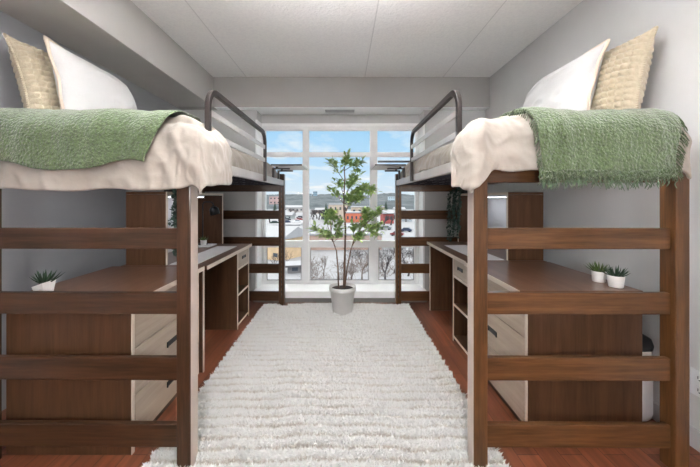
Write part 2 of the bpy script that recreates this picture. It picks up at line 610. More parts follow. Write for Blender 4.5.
# ------------------------------------------------------------------ rug
RX0, RX1, RY0, RY1 = -.90, .745, 1.05, 3.585
rug = MB().box(RX0 + .01, RX1 - .01, RY0 + .01, RY1 - .01, 0.0, 0.004).build('shag_rug', M['rugback'], None, .001)
tag(rug, 'ivory ribbed shag rug on the wood floor between the beds', 'rug')
POSTS = []


def build_pile():
    n = 330000
    # more tufts near the camera
    u = rng.random(n)
    y = RY0 + (RY1 - RY0) * u ** 1.35
    x = RX0 + (RX1 - RX0) * rng.random(n)
    keep = np.ones(n, bool)
    for (x0, x1, y0, y1) in POSTS:
        keep &= ~((x > x0 - .006) & (x < x1 + .006) & (y > y0 - .012) & (y < y1 + .006))
    x, y = x[keep], y[keep]
    n = len(x)
    wob = 0.010 * np.sin(x * 5 + 1.3 * np.sin(y * 3)) + .006 * np.sin(x * 17 + y * 5) + .003 * np.sin(x * 41 + y * 13)
    ph = 2 * PI * (y + wob) / 0.074
    ridge = (0.5 + 0.5 * np.cos(ph)) ** 0.8
    ridge = np.clip(ridge + .22 * np.sin(x * 9 + y * 31) * np.sin(x * 4.3 - y * 17) + .12 * rng.normal(0, 1, n), 0, 1)
    kk = (ridge > .02 + .12 * rng.random(n))
    x, y, ph, ridge = x[kk], y[kk], ph[kk], ridge[kk]
    n = len(x)
    h = .008 + .029 * ridge + .004 * rng.random(n)
    lean = rng.normal(0, .008, (n, 2))
    lean[:, 1] += -.004 * np.sin(ph)
    w = .0030 + .0026 * rng.random(n)
    w *= 0.8 + 0.25 * (y - RY0)
    an = rng.random(n) * PI
    dx, dy = np.cos(an) * w, np.sin(an) * w
    V = np.zeros((n, 5, 3), np.float32)
    zb = np.full(n, .003)
    V[:, 0] = np.stack([x - dx * .6, y - dy * .6, zb], 1)
    V[:, 1] = np.stack([x + dx * .6, y + dy * .6, zb], 1)
    mx, my = x + lean[:, 0] * .4, y + lean[:, 1] * .4
    V[:, 2] = np.stack([mx + dx, my + dy, .003 + h * .62], 1)
    V[:, 3] = np.stack([mx - dx, my - dy, .003 + h * .62], 1)
    V[:, 4] = np.stack([x + lean[:, 0] * 1.3, y + lean[:, 1] * 1.3, .003 + h], 1)
    me = bpy.data.meshes.new('pile')
    me.vertices.add(n * 5)
    me.vertices.foreach_set('co', V.reshape(-1))
    loops = np.empty((n, 7), np.int32)
    b = np.arange(n, dtype=np.int32) * 5
    for k, i in enumerate((0, 1, 2, 3, 3, 2, 4)):
        loops[:, k] = b + i
    me.loops.add(n * 7)
    me.loops.foreach_set('vertex_index', loops.reshape(-1))
    me.polygons.add(n * 2)
    st = np.empty((n, 2), np.int32)
    st[:, 0] = np.arange(n) * 7
    st[:, 1] = st[:, 0] + 4
    me.polygons.foreach_set('loop_start', st.reshape(-1))
    me.update(calc_edges=True)
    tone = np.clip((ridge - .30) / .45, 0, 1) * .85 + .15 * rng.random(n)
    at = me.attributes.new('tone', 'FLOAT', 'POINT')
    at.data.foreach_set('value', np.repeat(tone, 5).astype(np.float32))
    me.validate()
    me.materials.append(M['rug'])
    o = bpy.data.objects.new('pile', me)
    C.objects.link(o)
    o.parent = rug
    o['kind'] = 'stuff'


# ------------------------------------------------------------------ beds
YN = 1.405
KS = YN / 1.45
RAILZ0 = [(.061, .169), (.377, .485), (.69, .792), (.998, 1.098), (1.313, 1.419)]
RAILZ = [(H + (a - H) * KS, H + (b - H) * KS) for a, b in RAILZ0]
PH = 1.515


def make_bed(sgn, xi, W, side, label, rotz=0.0):
    """Origin on the floor at the bed's inner front corner; local x runs outward (sgn), y away from the camera."""
    root = thing('loft_bed', label, 'loft bed', (xi, YN, 0.0), rotz, 'loft beds along the side walls')
    L = 2.222                       # far panel's back face
    for y0 in (0.0, L - .075):
        for x0, x1 in ((0, .063), (W - .063, W)):
            z0 = .0045 if x0 == 0 else 0.0
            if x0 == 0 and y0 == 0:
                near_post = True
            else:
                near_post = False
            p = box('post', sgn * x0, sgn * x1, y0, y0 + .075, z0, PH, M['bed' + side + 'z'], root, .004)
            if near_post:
                MB().box(sgn * -.0015, 0, y0 + .005, y0 + .070, z0 + .004, PH - .006).build('edge_band', M['post_face'], p)  # pale strip over the aisle face of the near inner post
        for za, zb in (RAILZ if y0 == 0 else RAILZ0):
            box('rail', sgn * .0632, sgn * (W - .0632), y0 + .022, y0 + .050, za, zb, M['bed' + side + 'x'], root, .004)
        # slotted fixing strip let into the inner post
        if y0 > 1:
            MB().box(sgn * .025, sgn * .035, y0 - .0012, y0 + .002, .10, 1.44).build('slot_strip', M['slots'], root)
    # steel side rails and spring deck
    for x0, x1 in ((.004, .034), (W - .034, W - .004)):
        sr = MB()
        sr.box(sgn * x0, sgn * x1, .076, L - .076, 1.381, 1.440)
        sr.build('side_rail', M['steel'], root, .003)
    sp = MB()
    for k in range(14):
        xx = .06 + k * (W - .12) / 13
        sp.tube([(sgn * xx, .09 + t * (L - .18) / 10, 1.392 + .006 * math.sin(t * 2 + k)) for t in range(11)], .004, 5)
    for k in range(20):
        yy = .12 + k * (L - .24) / 19
        sp.tube([(sgn * (.035 + t * (W - .07) / 6), yy, 1.388) for t in range(7)], .004, 5)
    sp.build('spring_deck', M['spring'], root)
    # added out-of-view strip behind the top rail, brightens the walls under the bed
    ls = MB().box(sgn * .10, sgn * (W - .12), .0505, .070, 1.345, 1.365).build('added_fill_strip', M['white_trim'], root, .001)
    MB().box(sgn * .11, sgn * (W - .13), .0702, .072, 1.347, 1.363).box(sgn * .11, sgn * (W - .13), .053, .068, 1.343, 1.3448).build('diffuser', M['strip'], ls)
    # guard rail: rounded frame of flat bar + two slats
    g0, g1, gz0, gz1, R = .165, 1.275, 1.385, 1.795, .095
    pts = [(g0, gz0), (g0, gz1 - R)]
    for k in range(1, 9):
        a = PI - k * (PI / 2) / 8
        pts.append((g0 + R + R * math.cos(a), gz1 - R + R * math.sin(a)))
    for k in range(0, 9):
        a = PI / 2 - k * (PI / 2) / 8
        pts.append((g1 - R + R * math.cos(a), gz1 - R + R * math.sin(a)))
    pts.append((g1, gz0))
    xg = -.008
    gr = MB().rectbar([(sgn * xg, y, z) for y, z in pts], (1, 0, 0), .030, .024).build('guard_rail', M['bronze'], root, .003)
    for zz in (1.675, 1.565):
        MB().box(sgn * (xg - .006), sgn * (xg + .006), g0 + .014, g1 - .014, zz - .016, zz + .016).build('guard_slat', M['steel'], gr, .002)
    return root


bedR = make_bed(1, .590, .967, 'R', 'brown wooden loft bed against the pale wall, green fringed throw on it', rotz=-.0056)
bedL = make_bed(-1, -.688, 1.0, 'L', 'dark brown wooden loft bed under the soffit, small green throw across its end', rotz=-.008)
for xi, W, s in ((.590, .967, 1), (-.688, 1.0, -1)):
    for y0 in (YN, YN + 2.147):
        a, b = sorted((xi, xi + s * .063))
        POSTS.append((a, b, y0, y0 + .075))
POSTS.append((-.70, -.62, 3.53, 3.64))
build_pile()


# ------------------------------------------------------------------ bedding
VE, RR = 1.480, .10


def ssmooth(a, b, x):
    t = max(0.0, min(1.0, (x - a) / (b - a)))
    return t * t * (3 - 2 * t)


def UE(bed, v):
    near = .05 if bed[0] < 0 else .105
    a, b = (1.62, 1.92) if bed[0] < 0 else (1.47, 1.64)
    return near + (.195 - near) * ssmooth(a, b, v)


def drape(bed, u, v, off=0.0):
    """Point of a cloth lying on the mattress: u across from the inner edge, v = depth; less than the edges = hanging over."""
    sgn, xi, W, seed = bed
    ue = UE(bed, v)
    dx, dy = max(0.0, ue - u), max(0.0, VE - v)
    vfar = 3.46
    dy2 = max(0.0, v - vfar)
    uo = W - .10
    dxo = max(0.0, u - uo)
    p = 7.0
    x, y = max(ue, min(u, uo)), max(VE, min(v, vfar))
    z = 1.604 + (.028 if sgn > 0 else .006) * math.exp(-((v - 1.62) / .2) ** 2) * ssmooth(0, .25, u)
    if dx > 0 or dy > 0:
        d = (dx ** p + dy ** p) ** (1 / p)
        n = math.hypot(dx, dy)
        ox, oy = dx / n, dy / n
        R0 = RR + .05 * ox * ox
        r = R0 + off
        arc = R0 * PI / 2
        if d < arc:
            a = d / R0
            out, drop = r * math.sin(a), R0 - r * math.cos(a)
        else:
            e = d - arc
            out, drop = r + .015 * ssmooth(0, .3, e), R0 + e
        k = max(ox, oy)
        # a square corner: each side keeps its own setback
        sq = .55
        ox, oy = ox * (1 - sq) + (ox / k) * sq * min(1, 1), oy * (1 - sq) + (oy / k) * sq
        x -= ox * out
        y -= oy * out
        z -= drop
    else:
        z += off
    if dxo > 0:
        d = dxo
        r = .06
        arc = r * PI / 2
        if d < arc:
            a = d / r
            x += (r + off) * math.sin(a)
            z -= r - r * math.cos(a)
        else:
            x += r + off
            z -= r + d - arc
    if dy2 > 0:
        d = dy2
        a = min(d / .07, PI / 2)
        y += .07 * math.sin(a)
        z -= .07 * (1 - math.cos(a)) + max(0, d - .07 * PI / 2)
    return Vector((xi + sgn * x, y, z)), (dx, dy)


def wrinkle(P, N, hang, seed, amp=1.0):
    m = len(P)
    for i in range(m):
        for j in range(len(P[0])):
            p = P[i][j]
            h = hang[i][j]
            q = Vector((p.x * 3.2 + seed, p.y * 3.2, p.z * (1.5 if h > .05 else 3.2)))
            a = noise.noise(q) * .020
            q2 = Vector((p.x * 9 + p.z * 3 + seed * 2, p.y * 9, p.z * 4))
            rdg = 1 - abs(noise.noise(q2)) * 2
            a += max(0, rdg) ** 2 * .011
            q3 = Vector((p.x * 22, p.y * 22 + seed, p.z * 14))
            rdg = 1 - abs(noise.noise(q3)) * 2
            a += max(0, rdg) ** 3 * .0045
            P[i][j] = p + N[i][j] * (a * amp)
    return P


def normals(P, sgn):
    m, n = len(P), len(P[0])
    N = [[None] * n for _ in range(m)]
    for i in range(m):
        for j in range(n):
            a = P[min(i + 1, m - 1)][j] - P[max(i - 1, 0)][j]
            b = P[i][min(j + 1, n - 1)] - P[i][max(j - 1, 0)]
            c = a.cross(b)
            if c.length < 1e-12:
                c = Vector((0, 0, 1))
            c.normalize()
            N[i][j] = c
    k = N[m // 2][n // 2]
    if k.z < 0:
        N = [[-q for q in row] for row in N]
    return N


def comforter(bed, label, over_near, over_corner, over_side):
    sgn, xi, W, seed = bed
    nu, nv = 96, 190
    P, Hg = [], []
    for i in range(nv):
        b = i / (nv - 1)
        row, hr = [], []
        for j in range(nu):
            a = j / (nu - 1)
            ov = over_near + (over_corner - over_near) * ssmooth(.70, .95, a) + .015 * noise.noise(Vector((a * 7, seed, 0)))
            v0 = 3.56
            v1 = VE - ov
            # finer spacing towards the near end
            v = v0 + (v1 - v0) * b ** .75
            near = 1 - (ssmooth(1.60, 1.92, v) if sgn < 0 else ssmooth(1.47, 1.66, v))
            ue = UE(bed, v)
            os_ = .245 + (over_side - .245) * near + .015 * noise.noise(Vector((v * 6, seed, 4)))
            u = (W - .02) + (ue - os_ - (W - .02)) * a
            p, (dx, dy) = drape(bed, u, v)
            row.append(p)
            hr.append(max(dx, dy))
        P.append(row)
        Hg.append(hr)
    N = normals(P, sgn)
    P = wrinkle(P, N, Hg, seed, 1.4)
    o = MB().grid(P).build('comforter', M['cream'], None, 0, True)
    # keep normals outward
    mod = o.modifiers.new('thick', 'SOLIDIFY')
    mod.thickness = .016
    mod.offset = 0
    sub = o.modifiers.new('sub', 'SUBSURF')
    sub.levels = 0
    sub.render_levels = 1
    tag(o, label, 'comforter', 'cream comforters on the loft beds')
    return o


def throw(bed, label, u_top, u_bot, over, v_back, fringe, seed, wav=.012):
    """u_top / u_bot: (inner, outer) span at the mattress edge and at the hem."""
    sgn, xi, W, _ = bed
    nu, nv = 130, 90
    P = []
    hem = []
    for i in range(nv):
        b = i / (nv - 1)
        row = []
        for j in range(nu):
            a = j / (nu - 1)
            ov = over + wav * math.sin(a * 9 + seed) + .012 * noise.noise(Vector((a * 6, seed, 1)))
            v = v_back + (VE - ov - v_back) * b
            k = ssmooth(VE, VE - over, v)
            u0 = u_top[0] + (u_bot[0] - u_top[0]) * k
            u1 = u_top[1] + (u_bot[1] - u_top[1]) * k
            if v > VE - .05:
                u0 = max(u0, UE(bed, v) + .01)
            u = u0 + (u1 - u0) * a + .006 * noise.noise(Vector((a * 20, b * 20, seed)))
            p, (dx, dy) = drape(bed, u, v, .036 if sgn < 0 else .029)
            row.append(p)
        P.append(row)
    N = normals(P, sgn)
    for i in range(nv):
        for j in range(nu):
            p = P[i][j]
            a = noise.noise(Vector((p.x * 5 + seed, p.y * 4, p.z * 2))) * .016
            a += noise.noise(Vector((p.x * 16 + seed, p.y * 9, p.z * 5))) * .006
            a += abs(noise.noise(Vector((p.x * 70, p.y * 70, p.z * 70)))) * .004
            P[i][j] = p + N[i][j] * (a + .006)
    o = MB().grid(P).build('throw_blanket', M['green'], None, 0, True)
    mod = o.modifiers.new('thick', 'SOLIDIFY')
    mod.thickness = .008
    mod.offset = 0
    sub = o.modifiers.new('sub', 'SUBSURF')
    sub.levels = 0
    sub.render_levels = 1
    tag(o, label, 'throw blanket')
    if fringe:
        r = random.Random(5)
        for layer, (fl, mt, back) in enumerate(((.050, M['green'], 0), (.075, M['green_pale'], 1))):
            fm = MB()

            def strand(p, dn, side):
                ln = fl * r.uniform(.75, 1.15)
                c = r.uniform(-.02, .02)
                d = r.uniform(-.014, .014)
                pts = []
                for t in range(6):
                    f = t / 5
                    pts.append(p + dn * (ln * f) + side * (c * f + .006 * math.sin(f * 9 + c * 400)) + Vector((0, d * f + .004 * math.sin(f * 11 + d * 300), 0)))
                fm.tube(pts, [.0024, .0026, .0026, .0024, .0022, .0012], 4)
            for k in range(330 if not back else 220):
                t = r.random()
                if back and r.random() < max(0, t - .15) * .9:
                    continue
                j = t * (nu - 1)
                j0 = int(j)
                p = P[nv - 1][j0].lerp(P[nv - 1][min(j0 + 1, nu - 1)], j - j0) + Vector((0, .008 if back else -.002, .004))
                strand(p, Vector((0, -.08, -1)).normalized(), Vector((1, 0, 0)))
            # side fringes
            if not back:
                for j, sd in ((0, -sgn), (nu - 1, sgn)):
                    for k in range(110):
                        i = r.randrange(nv // 3, nv)
                        dn = Vector((sd * .8, -.12, -.55)).normalized()
                        p = P[i][j]
                        ln = .022 if j == 0 else .034
                        pts = [p + dn * ln * f + Vector((0, r.uniform(-.004, .004), -.02 * f * f)) for f in (0, .35, .7, 1)]
                        fm.tube(pts, [.0024, .0024, .002, .0012], 4)
            q = fm.build('fringe', mt, o, 0, True)
    return o


BR = (1, .592, .968, 3.1)
BL = (-1, -.690, 1.0, 8.4)


def mattress(bed, label):
    sgn, xi, W, seed = bed
    m = thing('mattress', label, 'mattress', (xi, 0, 0), 0, 'mattresses on the loft beds')
    MB().box(sgn * .105, sgn * (W - .05), 1.56, 3.43, 1.442, 1.585).build('cover', M['mattress'], m, .035, True, 3)
    MB().box(sgn * .07, sgn * (W - .07), 1.56, 3.45, 1.402, 1.441).build('underside_panel', M['ticking'], m, .004)
    return m


mattress(BR, 'grey mattress on the loft bed by the pale wall')
mattress(BL, 'grey mattress on the loft bed under the soffit')
comforter(BR, 'rumpled cream comforter under the long fringed green throw', .30, .36, .40)
comforter(BL, 'cream comforter hanging over the bed end under the soffit', .385, .37, .39)
throw(BR, 'sage green throw with a shaggy fringe hanging over the pale-wall bed end', (.235, .900), (.265, .835), .305, 2.05, True, 2.0, wav=.004)
throw(BL, 'sage green throw without fringe laid over the end of the soffit-side bed', (.06, .99), (.16, .99), .285, 2.05, False, 4.0, wav=.022)


# ------------------------------------------------------------------ pillows
def pillow(name, label, w, h, t, loc, rot, kind):
    """Local x = width, y = height, z = thickness; base edge at y = 0."""
    n = 120 if kind == 'waffle' else 44
    mb = MB()
    r = random.Random(hash(name + label) % 1000)
    sd = loc[1] * 3
    top, bot = [], []
    for i in range(n):
        a = -1 + 2 * i / (n - 1)
        rt, rb = [], []
        for j in range(n):
            b = -1 + 2 * j / (n - 1)
            fx = (1 - .09 * (1 - b * b) * 0 - .10 * (1 - abs(b) ** 2) * abs(a) ** 3)
            fy = (1 - .12 * (1 - abs(a) ** 2) * abs(b) ** 3)
            x = a * w / 2 * fx
            y = h / 2 + b * h / 2 * fy
            if kind == 'plain':
                q = max(0, a if loc[0] < 0 else -a)
                y *= 1 - .24 * q ** 3
                x *= 1 - .05 * q * max(0, b)
            e = max(0, (1 - abs(a) ** 2.6) * (1 - abs(b) ** 2.6))
            z = t / 2 * e ** .55
            z += .012 * noise.noise(Vector((x * 6 + sd, y * 6, 1))) * e
            if kind == 'waffle':
                q = abs(math.sin(x * PI / .036)) ** .45 * abs(math.sin(y * PI / .036)) ** .45
                z += .030 * q * min(1, e * 3 + .2)
            else:
                rd = 1 - abs(noise.noise(Vector((x * 5 + sd, y * 5, 5)))) * 2
                z += max(0, rd) ** 3 * .018 * e
            rt.append((x, y, z + .003))
            rb.append((x, y, -z - .003))
        top.append(rt)
        bot.append(rb)
    mb.grid(top)
    mb.grid(bot)
    # close the rim
    rim = []
    for i in range(n):
        rim.append((i, 0))
    for j in range(1, n):
        rim.append((n - 1, j))
    for i in range(n - 2, -1, -1):
        rim.append((i, n - 1))
    for j in range(n - 2, 0, -1):
        rim.append((0, j))
    o = n * n
    for k in range(len(rim)):
        i, j = rim[k]
        i2, j2 = rim[(k + 1) % len(rim)]
        mb.f.append((i * n + j, i2 * n + j2, o + i2 * n + j2, o + i * n + j))
    root = mb.build(name, M['waffle'] if kind == 'waffle' else M['pillow_white'], None, 0, True)
    root.location = loc
    root.rotation_euler = rot
    tag(root, label, 'pillow')
    if kind != 'waffle':
        hm = MB()
        pts = [(top[i][j][0] * 1.008, h / 2 + (top[i][j][1] - h / 2) * 1.008, .004 * math.sin(k * .35)) for k, (i, j) in enumerate(rim)]
        pts.append(pts[0])
        hm.rectbar(pts, (0, 0, 1), .022, .010)
        hm.build('flanged_hem', M['pillow_hem'], root, 0, True)
    else:
        hm = MB()
        for k, (i, j) in enumerate(rim):
            if k % 3 == 0:
                x, y, z = top[i][j]
                hm.lathe([(.001, -.009), (.008, -.005), (.0095, 0), (.008, .005), (.001, .009)], 6, (x, y, 0))
        hm.build('knotted_edge', M['waffle'], root, 0, True)
    return root


def orient(right, up):
    """Rotation whose local x = right, local y = up (orthogonalised)."""
    x = Vector(right).normalized()
    y = Vector(up)
    y = (y - x * y.dot(x)).normalized()
    z = x.cross(y)
    return Matrix((x, y, z)).transposed().to_euler()


ZB = 1.655
pillow('throw_pillow', 'beige bobbly waffle pillow leaning on the dark grey wall', .54, .52, .15, (-1.70, 1.99, ZB), orient((.10, 1, 0), (-.32, -.0, 1)), 'waffle')
pillow('bed_pillow', 'smooth white pillow with oatmeal edge before the dark grey wall', .68, .50, .17, (-1.57, 2.10, ZB), orient((.02, 1, 0), (-.22, 0, 1)), 'plain')
pillow('throw_pillow', 'beige bobbly waffle pillow leaning on the pale wall', .54, .51, .15, (1.53, 1.92, ZB), orient((.08, -1, 0), (.24, 0, 1)), 'waffle')
pillow('bed_pillow', 'smooth white pillow with oatmeal edge before the pale wall', .68, .50, .17, (1.37, 2.12, ZB), orient((.05, -1, 0), (.26, 0, 1)), 'plain')


# ------------------------------------------------------------------ furniture: chest, desk, hutch
TOPZ = .758


def chest(sgn, xf, xb, y0, y1, label):
    """Three-drawer chest facing the aisle: front plane x = sgn*xf, back x = sgn*xb."""
    root = thing('drawer_chest', label, 'chest of drawers', (sgn * xf, y0, 0), 0, 'drawer chests under the loft beds')
    D, L = xb - xf, y1 - y0
    X = lambda d: sgn * d
    for ya, yb in ((0, .02), (L - .02, L)):
        s = box('side_panel', X(.004), X(D), ya, yb, 0, .728, M['lamz'], root, .001)
        MB().box(X(.0), X(.0038), ya, yb, 0, .728).build('edge_band', M['edge'], s)
    box('back_panel', X(D - .012), X(D - .002), .021, L - .021, .03, .727, M['lamz'], root, .001)
    t = box('top', X(-.036), X(D + .004), 0, L, .73, TOPZ, M['desktop'], root, .002)
    MB().box(X(-.040), X(-.0362), 0, L, .73, TOPZ).build('edge_band', M['edge'], t)
    box('plinth', X(.02), X(.035), .022, L - .022, 0, .045, M['lamy'], root, .001)
    zs = ((.048, .274), (.280, .502), (.508, .727))
    for za, zb in zs:
        d = box('drawer', X(-.001), X(.019), .0225, L - .0225, za, zb, M['paley'], root, .0015)
        ym, zm = L / 2, (za + zb) / 2
        h = MB()
        h.box(X(-.008), X(-.001), ym - .055, ym - .047, zm - .016, zm + .016)
        h.box(X(-.008), X(-.001), ym + .047, ym + .055, zm - .016, zm + .016)
        h.box(X(-.008), X(-.001), ym - .047, ym + .047, zm + .009, zm + .016)
        h.box(X(-.003), X(-.001), ym - .047, ym + .047, zm - .016, zm + .009)
        h.build('handle', M['black'], d, .001)
    return root


def desk(sgn, xf, xb, y0, y1, ped_near, label):
    root = thing('desk', label, 'desk', (sgn * xf, y0, 0), 0, 'desks under the loft beds')
    D, L = xb - xf, y1 - y0
    X = lambda d: sgn * d
    t = box('desktop', X(-.026), X(D + .004), 0, L, .73, TOPZ, M['desktop'], root, .002)
    MB().box(X(-.030), X(-.0262), 0, L, .73, TOPZ).build('edge_band', M['edge'], t)
    PW = .36
    pa, pb = (0, PW) if ped_near else (L - PW, L)
    ends = [(0, .02), (L - .02, L)]
    ends.append((PW - .02, PW) if ped_near else (L - PW, L - PW + .02))
    for ya, yb in ends:
        s = box('side_panel', X(.004), X(D), ya, yb, 0, .729, M['lamz'], root, .001)
        MB().box(X(.0), X(.0038), ya, yb, 0, .729).build('edge_band', M['edge'], s)
    box('back_panel', X(D - .014), X(D - .004), .021, L - .021, .25, .728, M['lamz'], root, .001)
    a, b = pa + .0205, pb - .0205
    for z, nm in ((.31, 'shelf'), (.03, 'bottom_shelf'), (.555, 'divider_shelf')):
        s = box(nm, X(.0045), X(D - .015), a, b, z, z + .018, M['lamy'], root, .001)
        MB().box(X(.0), X(.0042), a, b, z, z + .018).build('edge_band', M['edge'], s)
    d = box('drawer', X(0), X(.019), a, b, .577, .726, M['paley'], root, .0015)
    ym, zm = (a + b) / 2, .655
    h = MB()
    h.box(X(-.008), X(0), ym - .05, ym - .043, zm - .014, zm + .014)
    h.box(X(-.008), X(0), ym + .043, ym + .05, zm - .014, zm + .014)
    h.box(X(-.008), X(0), ym - .043, ym + .043, zm + .008, zm + .014)
    h.box(X(-.003), X(0), ym - .043, ym + .043, zm - .014, zm + .008)
    h.build('handle', M['black'], d, .001)
    return root


HUT_TOP = 1.285


def hutch(sgn, xf, xb, y0, y1, label):
    root = thing('desk_hutch', label, 'hutch', (sgn * xf, y0, TOPZ + .0005), 0, 'hutches on the desks')
    D, L = xb - xf, y1 - y0
    hz = HUT_TOP - TOPZ
    X = lambda d: sgn * d
    for ya, yb in ((0, .02), (L - .02, L)):
        s = box('side_panel', X(.004), X(D), ya, yb, 0, hz - .021, M['lamz'], root, .001)
        MB().box(X(0), X(.0038), ya, yb, 0, hz - .021).build('edge_band', M['edge'], s)
    s = box('top', X(.004), X(D), 0, L, hz - .02, hz, M['lamy'], root, .001)
    MB().box(X(0), X(.0038), 0, L, hz - .02, hz).build('edge_band', M['edge'], s)
    box('back_panel', X(D - .015), X(D - .003), .0205, L - .0205, .0, hz - .0205, M['board'], root, .001)
    lb = box('light_bar', X(.10), X(.15), .22, L - .22, hz - .038, hz - .0205, M['white_trim'], root, .002)
    MB().box(X(.104), X(.146), .225, L - .225, hz - .041, hz - .0382).build('diffuser', M['led'], lb)
    return root


# left side
chest(-1, 1.018, 1.625, 1.505, 2.205, 'brown drawer chest with pale fronts under the soffit-side bed')
desk(-1, .992, 1.575, 2.215, 3.295, False, 'brown desk with open shelf at its window end, under the soffit-side bed')
hutch(-1, 1.265, 1.555, 2.235, 3.30 - .005, 'brown open hutch holding the black lamp, on the soffit-side desk')
# right side
chest(1, .955, 1.555, 1.62, 2.355, 'brown drawer chest with pale fronts beside the pale wall, under the fringed throw')
desk(1, .958, 1.545, 2.365, 3.455, True, 'brown desk with its drawer and shelf at the chest end, pale-wall side')
hutch(1, 1.268, 1.545, 2.405, 3.45, 'brown open hutch on the pale-wall desk, ivy spilling off it')

# desk mats
box_l = MB().box(-1.055, -1.25, 2.25, 3.10, TOPZ + .0005, TOPZ + .004).build('desk_mat', M['deskpad'], None, .001)
tag(box_l, 'pale grey mat on the desk below the black lamp', 'desk mat', 'pale desk mats')
box_r = MB().box(1.03, 1.25, 2.42, 3.17, TOPZ + .0005, TOPZ + .004).build('desk_mat', M['deskpad'], None, .001)
tag(box_r, 'pale grey mat on the desk by the pale wall', 'desk mat', 'pale desk mats')


# ------------------------------------------------------------------ bedside trays clipped on the far side rails
def tray(sgn, xi, label):
    zt = 1.566
    root = thing('clip_on_tray', label, 'bedside tray', (xi, 3.02, 0), 0, 'clip-on trays at the window ends of the beds')
    t = box('tray_top', -sgn * .0, -sgn * .30, -.02, .46, zt - .014, zt, M['bronze'], root, .003)
    MB().box(-sgn * .3005, -sgn * .309, -.02, .46, zt - .018, zt + .004).build('lit_edge_strip', M['white_trim'], root, .001)  # white strip paints window light onto the tray's side edge
    MB().box(-sgn * .006, -sgn * .294, -.012, .452, zt - .0165, zt - .0142).build('underside_panel', M['white_trim'], root)
    for y, ln in ((.05, .17), (.30, .16)):
        b = MB()
        b.box(sgn * .004, -sgn * .016, y, y + .03, 1.442, zt - .03)
        b.box(-sgn * .016, -sgn * ln, y, y + .03, zt - .044, zt - .03)
        b.box(-sgn * .03, -sgn * .05, y + .005, y + .025, zt - .03, zt - .017)
        b.build('bracket', M['bronze'], root, .002)
    return root


tray(1, .607, 'clip-on bedside tray on the pale-wall bed, in front of the window')
tray(-1, -.695, 'clip-on bedside tray on the soffit-side bed, in front of the window')


# ------------------------------------------------------------------ leaves
def leaf(mb, p, d, up, ln, w, fold=.25, curl=.25):
    """A folded, curled pointed leaf from p along d."""
    d = Vector(d).normalized()
    s = d.cross(Vector(up))
    if s.length < 1e-3:
        s = d.cross(Vector((1, 0, 0)))
    s.normalize()
    n = s.cross(d).normalized()
    prof = ((0, .08), (.25, .85), (.55, 1.0), (.82, .55), (1.0, 0.02))
    v, f = [], []
    for t, k in prof:
        c = Vector(p) + d * (ln * t) - n * (curl * ln * t * t)
        v += [c - s * (w * k / 2) + n * (fold * w * k / 2), c, c + s * (w * k / 2) + n * (fold * w * k / 2)]
    for i in range(4):
        a = i * 3
        f += [(a, a + 1, a + 4, a + 3), (a + 1, a + 2, a + 5, a + 4)]
    mb.add(v, f)


def rnd_dir(r, zlo=-.4, zhi=1.0):
    a = r.uniform(0, 2 * PI)
    z = r.uniform(zlo, zhi)
    q = math.sqrt(max(0, 1 - z * z))
    return Vector((q * math.cos(a), q * math.sin(a), z))


